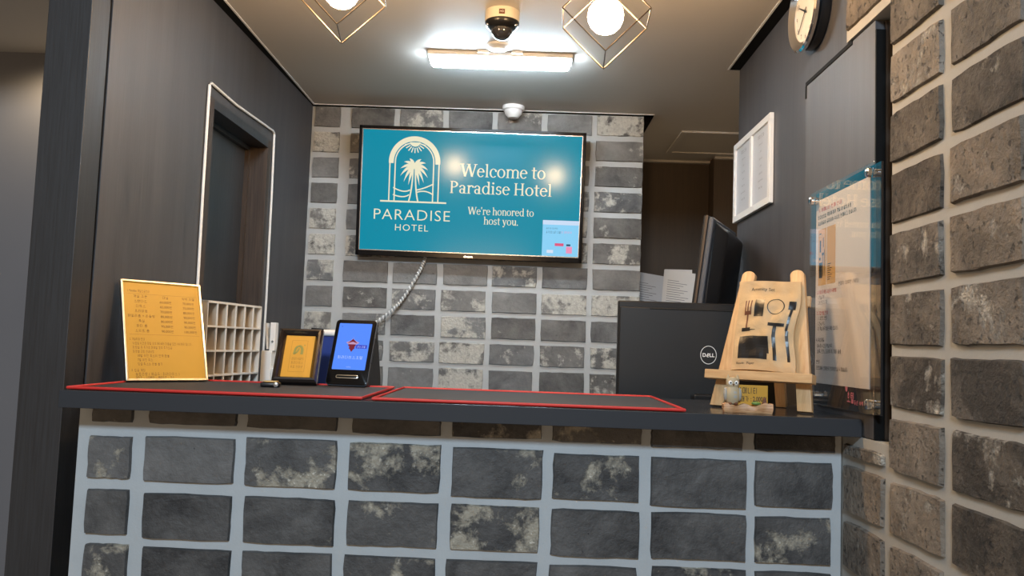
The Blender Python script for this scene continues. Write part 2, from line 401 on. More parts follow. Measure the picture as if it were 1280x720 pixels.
# ------------------------------------------------------------------ structure
fl = struct(box('floor', 'floor_stone', None, -3.2, 2.6, -3, 4.6, -.05, 0), 'grey stone floor of the lobby')
# ceiling: one slab, trimmed round the alcove by a white bead and a black strip painted as the shadow gap
b = MB(); b.box(-.952, .722, 1.55, 2.86, CZ, CZ+.03); b.box(-.952, .548, 2.86, 3.505, CZ, CZ+.03); b.box(.548, 2.4, 2.86, 4.5, CZ, CZ+.03)
b.box(-.952, .548, 3.505, 3.52, CZ+.02, CZ+.03); b.box(-3.2, -1.05, 1.7, 4.5, CZ, CZ+.03); b.box(-3.2, 2.4, 1.5, 4.6, CZ+.06, CZ+.12)
ceil = struct(b.build('ceiling', 'ceiling_paint'), 'beige painted dropped ceiling above the reception')
b = MB(); b.box(-.956, -.950, 1.55, 3.51, CZ-.003, CZ+.012); b.box(-.956, .55, 3.503, 3.509, CZ-.003, CZ+.012); b.box(.720, .726, 1.55, 2.905, CZ-.003, CZ+.012)
struct(b.build('trim_1', 'white_trim'), 'thin white bead along the ceiling edge')
b = MB(); b.box(-1.03, -.956, 1.55, 3.54, CZ-.002, CZ+.055); b.box(-.985, .55, 3.509, 3.54, CZ-.004, CZ+.055); b.box(.726, .78, 1.55, 2.905, CZ-.002, CZ+.055)
b.box(.512, .550, 3.509, 3.80, CZ-.004, CZ+.02)
struct(b.build('trim_2', 'black_trim'), 'black strip standing in for the shaded gap round the ceiling')  # solid black boxes stand in for the shade inside the open gap
b = MB(); b.box(.55, .99, 4.345, 4.37, CZ-.012, CZ+.002); b.box(.99, 2.4, 4.225, 4.25, CZ-.012, CZ+.002)
struct(b.build('trim_3', 'ceiling_paint'), 'narrow ceiling moulding above the brown wall')
b = MB()
for a_ in ((.72, 1.10, 3.75, 3.775), (.72, 1.10, 4.145, 4.17), (.72, .745, 3.775, 4.145), (1.075, 1.10, 3.775, 4.145)): b.box(*a_, CZ-.008, CZ+.001)
hatch = tag(empty('ceiling_hatch', (0, 0, 0)), 'square access hatch in the ceiling over the brown passage', 'hatch')
hf = b.build('hatch_frame', 'ceiling_paint', hatch); box('hatch_panel', 'ceiling_paint', hatch, .745, 1.075, 3.775, 4.145, CZ-.003, CZ+.002)

# left wall of dark panelling with a door; the wall runs very slightly out towards the lobby
LROT = -.024; LO = Vector((-.963, BY, 0))
def lw(x, y, z=0): v = Matrix.Rotation(LROT, 3, 'Z') @ Vector((x, y-BY, z)); return LO + v   # x measured from the wall face, y along it
b = MB(); b.box(-.14, 0, 1.872-BY, 2.455-BY, 0, CZ+.05); b.box(-.14, 0, 2.455-BY, 2.985-BY, 1.985, CZ+.05); b.box(-.14, 0, 2.985-BY, .05, 0, CZ+.05)
struct(b.build('wall_left', 'dark_wood', None, LO, (0, 0, LROT)), 'dark wood panelled wall left of the desk')
d1 = struct(empty('door_1', lw(0, 2.72), (0, 0, LROT)), 'dark door set back in the left panelled wall')
box('door_leaf', 'door_wood', d1, -.115, -.075, -.26, .26, .01, 1.965)
b = MB(); b.box(-.14, .006, -.28, -.25, 0, 1.985); b.build('door_jamb', 'jamb_wood', d1)
b = MB(); b.box(-.14, .006, .25, .28, 0, 1.985); b.box(-.075, -.06, .235, .25, 0, 1.955); b.build('door_jamb', 'jamb_wood', d1)
b = MB(); b.box(-.14, .006, -.25, .25, 1.955, 1.985); b.box(-.075, -.06, -.25, .25, 1.94, 1.955); b.build('door_head', 'door_wood', d1)
col = struct(empty('trim_4', (0, 0, 0)), 'dark wood column at the left end of the desk')
box('column_post', 'column_wood', col, -1.103, -1.003, 1.783, 1.862, 0, 3.2, bev=.0015)
box('column_gap', 'black_trim', col, -1.09, -1.009, 1.862, 1.872, 0, CZ+.05)
struct(box('wall_corridor', 'corridor_paint', None, -3.2, -1.10, 2.96, 3.0, 0, CZ+.01), 'bluish grey wall of the side corridor')
# far brown wall
b = MB(); b.box(.45, .99, 4.37, 4.42, 0, CZ+.05); b.box(.99, 2.4, 4.25, 4.42, 0, CZ+.05)
struct(b.build('wall_far', 'brown_wall'), 'brown panelled wall at the end of the passage')
# right panelled wall
b = MB(); b.box(RW, RW+.12, 1.52, 2.91, 0, CZ+.05)
struct(b.build('wall_right_panel', 'dark_wood'), 'dark wood panelled wall right of the desk')
brd = struct(empty('trim_5', (0, 0, 0)), 'dark wood board beside the right brick wall')
box('board', 'dark_wood', brd, .695, .714, 1.608, 2.008, CT-.035, 1.934, bev=.001)
box('board_edge', 'black_trim', brd, .6952, .714, 1.603, 1.6078, CT-.035, 1.914)
b = MB(); b.box(.714, RW, 1.60, 2.008, CT-.035, 1.93); b.build('board_backing', 'jamb_wood', brd)
b = MB(); b.box(.693, .6955, 1.72, 2.006, 1.926, 1.936); b.box(.693, .6955, 2.002, 2.008, 1.895, 1.926); b.build('painted_gap_shade', 'black_trim', brd)  # thin raised black strips painted in as the shade of a panel gap

# back brick wall
wb = struct(empty('wall_back', (0, 0, 0)), 'grey brick wall behind the desk carrying the television')
box('mortar', 'mortar_back', wb, -.985, .508, BY+.004, BY+.14, 0, CZ+.05)
rnd = random.Random(3)
VARB = [brick_mesh(.196, .094, .008, .0028, 100+i, 6, 3) for i in range(6)]
VARL = [brick_mesh(.120, .094, .008, .0025, 120+i, 4, 3) for i in range(3)]
ZB0, XB0 = 2.1774, -.8023
for r in range(-1, 12):
    zc = ZB0 - PH*r - PH/2
    if zc+.05 < .95: break
    hs = 1.0; zz = zc
    for c in range(-1, 6):
        x0 = XB0 + PW*c; xc = x0 + PW/2
        j = rnd.uniform(-.003, .003); cl = (rnd.uniform(.25, .55), rnd.choice([.05, .15, .35, .55, .75]), rnd.uniform(0, .35))
        if c == -1: lay(wb, VARL[rnd.randrange(3)], 'brick_back', (-.893+j/2, BY+.004, zz), 0, cl)
        elif c == 5: lay(wb, VARB[rnd.randrange(6)], 'brick_back', ((XB0+PW*5+.012+.510)/2, BY+.004, zz), 0, cl, ((.510-XB0-PW*5-.012)/.194, 1, 1))
        else: lay(wb, VARB[rnd.randrange(6)], 'brick_back', (xc+j, BY+.004, zz+rnd.uniform(-.0015, .0015)), 0, cl, (rnd.uniform(.98, 1.02), 1, rnd.uniform(.97, 1.03)))
# right brick wall
wr = struct(empty('wall_right', (0, 0, 0)), 'rough brown grey brick wall on the right')
b = MB(); b.box(RX+.008, .80, -.6, 1.522, 0, 3.0); b.box(RX+.008, .80, 1.522, 1.80, 0, CT-.037); b.box(RX+.008, .80, 1.522, 1.742, 1.938, 3.0)
b.build('mortar', 'mortar_right', wr)
ZR0 = 1.0378
ROT_R = -PI/2   # brick front (-y) turned to face -x
rnd = random.Random(11)
def rb(y0, y1, z0, z1, seed):
    me = brick_mesh(abs(y1-y0), z1-z0, .006+rnd.uniform(-.001, .0025), .0030, seed, 6, 3)
    hgt = (z0+z1)/2
    cl = (rnd.choice([.12, .28, .36, .42, .5]), rnd.choice([0, .1, .2, .35, .45]), rnd.uniform(.2, .6))
    lay(wr, me, 'brick_right', (RX+.008, (y0+y1)/2, hgt), ROT_R, cl)
k = 500
for r in range(-12, 6):
    z1 = ZR0 - PH*r - .009; z0 = z1 - PH + .017
    for (ya, yb) in ((1.532-.014, 1.332), (1.304, 1.110), (1.085, .892), (.868, .675), (.650, .457), (.432, .239), (.214, .021)):
        k += 1; rb(yb, ya, z0, z1, k)
    if r >= 0: k += 1; rb(1.546, 1.728, z0, z1, k)
    if r == -1: k += 1; rb(1.546, 1.728, z0, 1.072, k)
    if r <= -9: k += 1; rb(1.532, 1.735, z0 + (.0 if r < -9 else 0), z1, k)

# ------------------------------------------------------------------ counter
ct = tag(empty('reception_counter', (0, FY, 0)), 'grey brick fronted reception counter below the black worktop', 'counter')
box('mortar', 'mortar_front', ct, -.945, .688, .006, .16, 0, CT-.036)
FRONT = {0: [(-.917, -.827, 1.054, 1.090), (-.795, -.602, 1.054, 1.090), (-.582, -.385, 1.053, 1.090), (-.357, -.164, 1.049, 1.090), (-.143, .052, 1.05, 1.09), (.073, .265, 1.048, 1.088), (.282, .48, 1.045, 1.086), (.502, .675, 1.045, 1.084)],
 1: [(-.92, -.825, .935, 1.026), (-.799, -.603, .932, 1.031), (-.582, -.384, .930, 1.035), (-.361, -.162, .929, 1.033), (-.139, .056, .924, 1.031), (.076, .262, .927, 1.026), (.284, .49, .920, 1.026), (.503, .671, .928, 1.026)],
 2: [(-.918, -.824, .817, .914), (-.795, -.604, .812, .911), (-.579, -.382, .811, .911), (-.358, -.163, .815, .910), (-.139, .053, .814, .911), (.076, .266, .809, .910), (.287, .49, .812, .912), (.505, .668, .812, .911)],
 3: [(-.915, -.818, .703, .800), (-.79, -.599, .698, .797), (-.577, -.383, .698, .797), (-.361, -.164, .701, .797), (-.144, .051, .699, .796), (.074, .262, .699, .794), (.289, .492, .700, .799), (.507, .67, .703, .798)]}
for r in range(4, 10): FRONT[r] = [(a, b_, z0-PH*(r-3), z1-PH*(r-3)) for a, b_, z0, z1 in FRONT[3]]
FC = {1: [(.62, .55), (.55, .02), (.36, .55), (.22, .5), (.34, .3), (.24, .42), (.34, .0), (.34, .12)],
      2: [(.36, .15), (.22, 0), (.28, .15), (.28, .34), (.16, .6), (.24, 0), (.26, .04), (.26, .52)],
      3: [(.36, .62), (.16, .05), (.34, .02), (.24, .4), (.3, .2), (.36, .02), (.22, .5), (.2, .2)]}
rnd = random.Random(5); k = 0
for r, row in FRONT.items():
    for i, (x0, x1, z0, z1) in enumerate(row):
        k += 1
        if z0 < 0: continue
        s_, p_ = FC[r][i] if r in FC else (rnd.uniform(.15, .45), rnd.choice([0, .1, .4, .55]))
        me = brick_mesh(x1-x0, z1-z0, .0085, .0022, 900+k, 7, 4)
        lay(ct, me, 'brick_front', ((x0+x1)/2, .006, (z0+z1)/2), 0, (s_, p_, .25 if r else .5))  # top course tinted warmer, imitating the warm light below the worktop
wt = tag(empty('counter_worktop', (0, 1.655, CT-.036)), 'polished black worktop slab along the brick counter', 'worktop')
box('slab', 'counter_stone', wt, -.938, .692, .003, .475, 0, .036, bev=.001)
box('edge_band', 'edge_laminate', wt, -.940, .692, 0, .003, 0, .0355, bev=.001)
# work desk and cabinet behind the counter
dk = tag(empty('work_desk', (0, 2.2, 0)), 'dark staff desk hidden behind the counter', 'desk')
box('desk_top', 'black_matte', dk, -.95, .74, -.05, .68, .72, .75, bev=.002)
for xx in (-.93, .70): box('desk_side', 'black_matte', dk, xx, xx+.03, -.03, .66, 0, .72)
cb = tag(empty('low_cabinet', (.78, 3.85, 0)), 'low dark cabinet in the passage under the leaning papers', 'cabinet')
box('cabinet_body', 'black_matte', cb, -.25, .28, -.16, .2, 0, 1.43, bev=.003)
for s in (-1, 1):
    dr = box('cabinet_door', 'jamb_wood', cb, .015+.13*s-.125, .015+.13*s+.125, -.178, -.16, .05, 1.40, bev=.002)
    MB().tube([(.015+.02*s, -.19, .7), (.015+.02*s, -.19, .85)], .005).build('handle', 'silver', dr)

# ------------------------------------------------------------------ serif lettering for the screen
def rect(x0, z0, x1, z1): return [(x0, z0), (x1, z0), (x1, z1), (x0, z1)]
def arc(cx, cz, rx, rz, a0, a1, wx, wz, n=18):
    out = []
    for i in range(n):
        a, b_ = math.radians(a0+(a1-a0)*i/n), math.radians(a0+(a1-a0)*(i+1)/n)
        q = [(cx+rx*math.cos(a), cz+rz*math.sin(a)), (cx+rx*math.cos(b_), cz+rz*math.sin(b_)), (cx+(rx-wx)*math.cos(b_), cz+(rz-wz)*math.sin(b_)), (cx+(rx-wx)*math.cos(a), cz+(rz-wz)*math.sin(a))]
        out.append(q if a1 > a0 else q[::-1])
    return out
T_, t_, SH, SO, XH = .12, .055, .045, .07, .69
def serif(x, z, w_=T_): return [rect(x-SO, z, x+w_+SO, z+SH)]
def stem(x, h, top='flag', bot=True):
    o = [rect(x, 0, x+T_, h)]
    if bot: o += serif(x, 0)
    if top == 'flag': o.append([(x-SO, h-.06), (x+.02, h-.11), (x+.02, h), (x-SO, h-.02)])
    if top == 'serif': o += serif(x, h-SH)
    return o
def stroke(p, q, w_): return [(p[0]-w_/2, p[1]), (p[0]+w_/2, p[1]), (q[0]+w_/2, q[1]), (q[0]-w_/2, q[1])]
def G(ch):
    if ch == ' ': return [], .27
    if ch == 'W':
        return [stroke((.40, 0), (.14, 1), .16), stroke((.40, 0), (.66, .97), .09), stroke((.93, 0), (.66, 1), .16), stroke((.93, 0), (1.19, 1), .085), rect(0, 1-SH, .30, 1), rect(.5, 1-SH, .8, 1), rect(1.05, 1-SH, 1.32, 1)], 1.28
    if ch == 'e': return arc(.31, .345, .29, .355, 25, 322, .125, .055, 26) + [rect(.08, .37, .57, .43), [(.44, .4), (.6, .4), (.585, .52), (.47, .52)]], .62
    if ch == 'c': return arc(.31, .345, .29, .355, 45, 318, .125, .055, 26) + [rect(.44, .45, .56, .60)], .58
    if ch == 'o': return arc(.33, .345, .31, .355, 0, 360, .125, .055, 30), .67
    if ch == 'l': return stem(.1, 1.04), .34
    if ch == 'i': return stem(.1, XH) + arc(.165, .92, .085, .085, 0, 360, .0849, .0849, 12), .34
    if ch == 't': return [rect(.14, .1, .14+T_, .90), rect(.02, XH-.06, .42, XH)] + arc(.31, .13, .17, .14, 180, 300, .125, .06, 8), .44
    if ch in 'mn':
        o = stem(.1, XH); n = 2 if ch == 'm' else 1
        for i in range(n):
            x = .1 + .385*i; o += arc(x+.26, .44, .26, .26, 0, 155, .12, .07, 14); o += [rect(x+.385, 0, x+.385+T_, .45)] + serif(x+.385, 0)
        return o, .68 + .385*(n-1)
    if ch == 'h': return stem(.1, 1.04) + arc(.36, .44, .26, .26, 0, 155, .12, .07, 14) + [rect(.485, 0, .62, .45)] + serif(.485, 0), .70
    if ch == 'u': return [rect(.1, .22, .235, XH), rect(.0, XH-SH, .2, XH), rect(.47, 0, .605, XH), rect(.37, XH-SH, .5, XH), rect(.5, 0, .68, SH)] + arc(.32, .25, .22, .26, 180, 350, .125, .08, 14), .70
    if ch == 'r': return stem(.1, XH) + arc(.36, .42, .24, .28, 40, 150, .12, .09, 10) + [rect(.43, .5, .53, .64)], .53
    if ch == 'd': return arc(.32, .345, .29, .355, 0, 360, .125, .055, 28) + [rect(.48, 0, .48+T_, 1.04), [(.40, .98), (.50, .93), (.50, 1.04), (.40, 1.02)], rect(.5, 0, .70, SH)], .71
    if ch == 'a': return [rect(.37, 0, .37+T_, .5), rect(.4, 0, .60, SH)] + arc(.27, .46, .235, .24, 5, 150, .12, .06, 14) + arc(.26, .2, .21, .21, 0, 360, .115, .055, 20) + [rect(.05, .5, .16, .6)], .61
    if ch == 's': return arc(.25, .5, .19, .2, 40, 270, .10, .07, 16) + arc(.25, .19, .21, .2, -150, 90, .11, .07, 16) + [rect(.37, .52, .43, .66), rect(.05, .03, .11, .18)], .51
    if ch == 'y': return [stroke((.35, .0), (.12, XH), .14), stroke((.25, -.24), (.54, XH), .075), rect(0, XH-SH, .27, XH), rect(.42, XH-SH, .66, XH)] + arc(.17, -.2, .09, .09, 0, 360, .0899, .0899, 10), .63
    if ch == 'P': return stem(.1, 1, 'serif') + arc(.26, .735, .38, .265, -90, 90, .145, .06, 18) + [rect(.2, .94, .3, 1), rect(.2, .47, .3, .53)], .69
    if ch == 'H': return stem(.1, 1, 'serif') + stem(.6, 1, 'serif') + [rect(.2, .47, .65, .54)], .86
    if ch == "'": return [[(.06, .72), (.14, .74), (.2, 1.02), (.05, 1.02)]], .24
    if ch == '.': return arc(.12, .07, .08, .08, 0, 360, .0799, .0799, 12), .27
    return [], .3
def serif_text(name, s, x0, x1, z, h, m, parent, y):
    P, x = [], 0
    for ch in s:
        g, adv = G(ch); P += [[(px+x, pz) for px, pz in q] for q in g]; x += adv
    xs = [p[0] for q in P for p in q]; a, b_ = min(xs), max(xs); kx = (x1-x0)/(b_-a)
    P = [[(x0+(px-a)*kx, z+pz*h) for px, pz in q] for q in P]
    return link(name, polys_mesh(P, y), m, parent)

# ------------------------------------------------------------------ television
TVW, TVH = .973, .557
tv = tag(empty('television', (-.2405, 3.455, 1.614), (.09, .004, 0)), 'wide black wall television showing a teal hotel welcome screen', 'television')
b = MB(); bz = .014
b.box(-TVW/2, TVW/2, 0, .03, 0, bz+.008, .002); b.box(-TVW/2, TVW/2, 0, .03, TVH-bz, TVH, .002)
b.box(-TVW/2, -TVW/2+bz, 0, .03, 0, TVH, .002); b.box(TVW/2-bz, TVW/2, 0, .03, 0, TVH, .002); b.build('bezel', 'piano_black', tv)
box('back_shell', 'black_plastic', tv, -TVW/2+.01, TVW/2-.01, .03, .05, .01, TVH-.01, bev=.004)
box('wall_bracket', 'black_matte', tv, -.2, .2, .05, .075, .12, .40)
SX0, SX1, SZ0, SZ1 = -TVW/2+bz, TVW/2-bz, bz+.008, TVH-bz
b = MB(); e_ = .003
b.box(SX0, SX1, .001, .012, SZ0, SZ0+e_); b.box(SX0, SX1, .001, .012, SZ1-e_, SZ1); b.box(SX0, SX0+e_, .001, .012, SZ0, SZ1); b.box(SX1-e_, SX1, .001, .012, SZ0, SZ1)
b.build('inner_bead', 'silver', tv)
MB().box(-.02, .02, -.0015, .002, .004, .012, .0005).build('logo_badge', 'silver', tv)
scr = box('screen', 'tv_teal', tv, SX0+e_, SX1-e_, .006, .02, SZ0+e_, SZ1-e_)
def S(cx, cy):
    """photo crop coordinates of the picture on the screen -> metres on the screen"""
    dx, dy = cx-47, cy-40; U, V = (1108*.9955, 46), (-13, 611)
    det = U[0]*V[1]-U[1]*V[0]; s = (dx*V[1]-dy*V[0])/det; t = (U[0]*dy-U[1]*dx)/det
    return (SX0+s*(SX1-SX0), SZ1-t*(SZ1-SZ0))
KX = (SX1-SX0)/1108; KZ = (SZ1-SZ0)/611; YS = .0054
def st(name, s, x0, x1, yb, cap): return serif_text(name, s, S(x0, yb)[0], S(x1, yb)[0], S((x0+x1)/2, yb)[1], cap*KZ, 'tv_cream', scr, YS)
st('welcome_text', 'Welcome to', 537, 965, 293, 64); st('welcome_text', 'Paradise Hotel', 488, 997, 378, 61)
st('greeting_text', "We're honored to", 578, 910, 482, 38); st('greeting_text', 'host you.', 660, 832, 530, 38)
def lt(name, s, x0, x1, yb, cap, sp, bold):
    xa, xb = S(x0, yb)[0], S(x1, yb)[0]; sz = cap*KZ/.727
    me = text_mesh(s, sz, 'LEFT', 1, sp, bold); xs = [v.co.x for v in me.vertices]; kk = (xb-xa)/(max(xs)-min(xs)); mn = min(xs)
    for v in me.vertices: v.co.x = (v.co.x-mn)*kk
    return link(name, me, 'tv_cream', scr, (xa, YS, S((x0+x1)/2, yb)[1]))
lt('logo_text', 'PARADISE', 107, 490, 504, 56, 1.1, -.0006); lt('logo_text', 'HOTEL', 215, 382, 558, 34, 1.15, -.0002)
# arch emblem
LCX = S(308, 250)[0]; LB = S(308, 412)[1]; LT = S(308, 82)[1]; RO = 130*KX
P = []
cz = LT-RO*1.0
P += arc(LCX, cz, RO, RO, 0, 180, 25*KX, 25*KX, 40)
for s in (-1, 1):
    x = LCX+s*(RO-6*KX); P.append(rect(x-3*KX, LB, x+3*KX, cz)); x = LCX+s*(RO-25*KX/2); P.append(rect(x-12*KX, cz-8*KZ, x+12*KX, cz))
    x = LCX+s*(RO-33*KX); P.append(rect(x-3*KX, LB, x+3*KX, cz))
ro = RO-30*KX; P += arc(LCX, cz, ro, ro, 0, 180, 6*KX, 6*KX, 36)
P.append(rect(LCX-167*KX, LB-4*KZ, LCX+167*KX, LB+4*KZ))
link('logo_arch', polys_mesh(P, YS), 'tv_cream', scr)
def bez(p0, p1, p2, n=12): return [tuple((1-u)**2*Vector(p0)+2*u*(1-u)*Vector(p1)+u*u*Vector(p2)) for u in [i/n for i in range(n+1)]]
P = []; cc = Vector((LCX, S(308, 228)[1]))
for tx, ty in ((-26, -34), (34, -32), (-53, -16), (58, -12), (-70, 18), (70, 23), (-70, 55), (70, 62), (-52, 85), (50, 88), (-28, 101), (28, 101)):
    tip = cc + Vector((tx*KX, -ty*KZ)); mid_ = cc + Vector((tx*.55*KX, (-ty*.40+14)*KZ))
    P += ribbon(bez(cc, mid_, tip), lambda u: (4+11*math.sin(PI*min(1, u*.8+.15)))*KX*(1-u**4))
for s in (-1, 1):
    P += ribbon(bez((LCX+s*5*KX, cc.y), (LCX+s*7*KX, S(0, 340)[1]), (LCX+s*24*KX, LB)), 7*KX)
link('logo_palm', polys_mesh(P, YS), 'tv_cream', scr)
P = []; sc_ = Vector((LCX, S(308, 112)[1]))
P += arc(sc_.x, sc_.y, 26*KX, 22*KX, 180, 360, 25.9*KX, 21.9*KX, 14)
for i in range(9):
    a = math.radians(195+i*150/8); d = Vector((math.cos(a), math.sin(a))); P += ribbon([tuple(sc_+d*28*KX), tuple(sc_+d*54*KX)], 5*KX)
link('logo_sun', polys_mesh(P, YS), 'tv_cream', scr)
P = []
for q in (((-104, 342), (-50, 372), (-18, 352)), ((-104, 378), (-50, 398), (-22, 376)), ((12, 352), (50, 345), (100, 318)), ((14, 364), (60, 345), (100, 374))):
    link('logo_wave', polys_mesh(ribbon(bez(*[(LCX+x*KX, S(308, y_)[1]) for x, y_ in q]), 6*KX), YS), 'tv_cream', scr)
pa, pb = S(957, 505), S(1131, 692)
pop = link('popup_window', polys_mesh([rect(pa[0], pb[1], SX1-e_, pa[1])], YS), 'tv_popup', scr)
link('popup_bar', polys_mesh([rect(pa[0], pa[1]-22*KZ, SX1-e_, pa[1])], YS-.0003), 'tv_header', scr)
def pr(x0, y0, x1, y1): a, c = S(x0, y0), S(x1, y1); return rect(a[0], c[1], c[0], a[1])
text('popup_text', '공지사항 안내 확인', .009, S(973, 550)[0], S(973, 550)[1], 'tv_dark', scr, YS-.0006, width=58*KX)
text('popup_text', '공기청정 설치 호텔!', .012, S(973, 570)[0], S(973, 570)[1], 'tv_dark', scr, YS-.0006, width=75*KX)
text('popup_text', '더 쾌적하게', .011, S(1050, 572)[0], S(1050, 572)[1], 'tv_pink', scr, YS-.0006, width=50*KX)
link('popup_button', polys_mesh([pr(1018, 622, 1062, 638)], YS-.0006), 'tv_red', scr)
link('popup_icon', polys_mesh([pr(1075, 640, 1104, 675)], YS-.0006), 'tv_pink', scr)
link('popup_icon', polys_mesh([pr(978, 655, 1010, 672)], YS-.0006), 'tv_white', scr)
link('popup_icon', polys_mesh([pr(1076, 628, 1096, 638)], YS-.0009), 'tv_dark', scr)

# ------------------------------------------------------------------ ceiling fittings
def pendant(loc, yaw, label):
    r = tag(empty('pendant_lamp', loc, (0, 0, yaw)), label, 'lamp', 'wire cage pendant lamps over the desk')
    g = MB().lathe([(0.0001, -.041), (.012, -.0395), (.024, -.034), (.034, -.024), (.0405, -.010), (.042, .004), (.039, .018), (.031, .030), (.022, .038), (.016, .046), (.0001, .046)], n=36).build('globe_bulb', 'globe_glass', r, smooth=True)
    MB().lathe([(.0001, .044), (.019, .044), (.019, .085), (.012, .095), (.0001, .095)], n=24).build('socket', 'gold', r, smooth=True)
    hd, y0, y1 = .100, -.06, .06; zc = -.004; b = MB(); rr = .0016
    V = {}
    for n_, y in (('n', y0), ('f', y1)):
        V[n_] = [(-hd, y, zc), (0, y, zc-hd), (hd, y, zc), (0, y, zc+hd)]
        for i in range(4): b.tube([V[n_][i], V[n_][(i+1) % 4]], rr, 6)
    for i in range(4): b.tube([V['n'][i], V['f'][i]], rr, 6)
    b.tube([V['n'][3], (0, 0, zc+hd), V['f'][3]], rr, 6)
    b.build('wire_cage', 'wire', r, smooth=True)
    top = CZ-loc[2]
    MB().tube([(0, 0, .09), (0, 0, top-.02)], .003, 8).build('cord', 'black_matte', r)
    MB().lathe([(.0001, top-.025), (.045, top-.025), (.05, top-.018), (.05, top), (.0001, top)], n=28).build('canopy', 'gold', r, smooth=True)
    return r
pendant((.171, 1.85, 2.026), -.06, 'glowing globe pendant in a wire cage, right of the dome camera')
pendant((-.452, 1.85, 2.069), .13, 'glowing globe pendant in a wire cage, left of the dome camera')

L = tag(empty('batten_light', (-.11, 2.84, CZ)), 'white linear tube light lit on the ceiling', 'ceiling light')
MB().box(-.258, .258, -.044, .044, -.016, 0, .004).build('base_plate', 'white_plastic', L)
MB().box(-.250, .250, -.027, .027, -.044, -.013, .0150, 5).build('diffuser', 'tube_diffuser', L, smooth=True)
for x in (-.06, .06): MB().box(x-.02, x+.02, -.058, -.044, -.010, 0, .002).build('clip', 'white_plastic', L)
c = tag(empty('dome_camera', (-.094, 2.46, CZ)), 'dome security camera with cream ring on the ceiling', 'camera')
MB().lathe([(.0001, 0), (.054, 0), (.054, -.028), (.051, -.034), (.0001, -.034)], n=40).build('mount_ring', 'cream_plastic', c, smooth=True)
MB().lathe([(.0001, -.033), (.0535, -.033), (.054, -.037), (.048, -.048), (.036, -.056), (.0001, -.056)], n=40).build('housing', 'black_plastic', c, smooth=True)
MB().lathe([(.034, -.054)] + [(.034*math.cos(a), -.056-.032*math.sin(a)) for a in [i*PI/16 for i in range(8)]] + [(.0001, -.088)], n=32).build('dome', 'dome_glass', c, smooth=True)
for s in (-1, 1): MB().sphere((s*.043, -.018, -.047), .006).build('infrared_lamp', 'chrome', c, smooth=True)
bd = MB().box(-.009, .009, -.0558, -.05, -.026, -.011).build('badge', 'brown', c)
text('badge_text', 'HD', .009, 0, -.0215, 'white_ink', bd, -.0562, 'CENTER')
s1 = tag(empty('ceiling_sensor', (-.115, 2.74, CZ)), 'flat white round sensor between the dome camera and the tube light', 'sensor')
MB().lathe([(.0001, 0), (.042, 0), (.042, -.006), (.034, -.012), (.0001, -.012)], n=36).build('base', 'white_plastic', s1, smooth=True)
MB().lathe([(.0001, -.011), (.024, -.011), (.022, -.016), (.0001, -.017)], n=32).build('cover', 'white_plastic', s1, smooth=True)
s2 = tag(empty('smoke_detector', (-.069, 3.455, CZ)), 'white smoke detector at the ceiling edge above the television', 'smoke detector')
MB().lathe([(.0001, 0), (.048, 0), (.048, -.014), (.044, -.018), (.0001, -.018)], n=36).build('base', 'white_plastic', s2, smooth=True)
MB().lathe([(.0001, -.017), (.038, -.017), (.037, -.032), (.026, -.044), (.022, -.050), (.0001, -.052)], n=36).build('chamber', 'white_plastic', s2, smooth=True)

# ------------------------------------------------------------------ wall clock on the right panelling
CLY, CLZ = 2.122, 2.172
ck = tag(empty('wall_clock', (RW, CLY, CLZ)), 'round chrome rimmed wall clock on the dark panelling', 'clock')
# local frame: face looks to -x
MB().lathe([(.0001, 0), (.098, 0), (.104, -.02), (.104, -.034), (.0001, -.034)], 'X', 56).build('case', 'black_plastic', ck, smooth=True) if False else None
def xl(prof, n=56, caps=True):   # lathe about x, h measured towards -x
    b = MB(); b.lathe([(r_, h) for r_, h in prof], 'Z', n, caps=caps)
    for v in b.bm.verts: v.co = Vector((-v.co.z, v.co.x, v.co.y))
    bmesh.ops.recalc_face_normals(b.bm, faces=b.bm.faces)
    return b
xl([(.0001, .001), (.098, .001), (.102, .008), (.102, .026), (.097, .029), (.0001, .029)]).build('case', 'black_plastic', ck, smooth=True)
xl([(.080, .029), (.100, .029), (.108, .035), (.109, .043), (.103, .047), (.089, .040), (.080, .036), (.080, .029)], caps=False).build('rim', 'chrome', ck, smooth=True)
xl([(.0001, .028), (.086, .028), (.086, .033), (.0001, .033)]).build('dial', 'clock_face', ck, smooth=True)
dial = ck.children[-1]
for hn in range(1, 13):
    a = math.radians(90-30*hn); me = text_mesh(str(hn), .019, 'CENTER')
    link('numeral', me, 'ink', dial, (-.0338, -.067*math.cos(a), .067*math.sin(a)-.007), (0, 0, -PI/2))
for L_, ang, wd in ((.050, 150, .005), (.068, 222, .0035)):
    a = math.radians(ang); b = MB()
    d = Vector((0, -math.cos(a), math.sin(a))); nn = Vector((0, -d.z, d.y))
    vs = [d*-.012-nn*wd/2, d*L_-nn*wd/4, d*L_+nn*wd/4, d*-.012+nn*wd/2]
    me = bpy.data.meshes.new('hand'); me.from_pydata([v+Vector((x, 0, 0)) for x in (-.0355, -.0365) for v in vs], [], [(0, 1, 2, 3), (7, 6, 5, 4), (0, 4, 5, 1), (1, 5, 6, 2), (2, 6, 7, 3), (3, 7, 4, 0)])
    link('clock_hand', me, 'ink', ck)

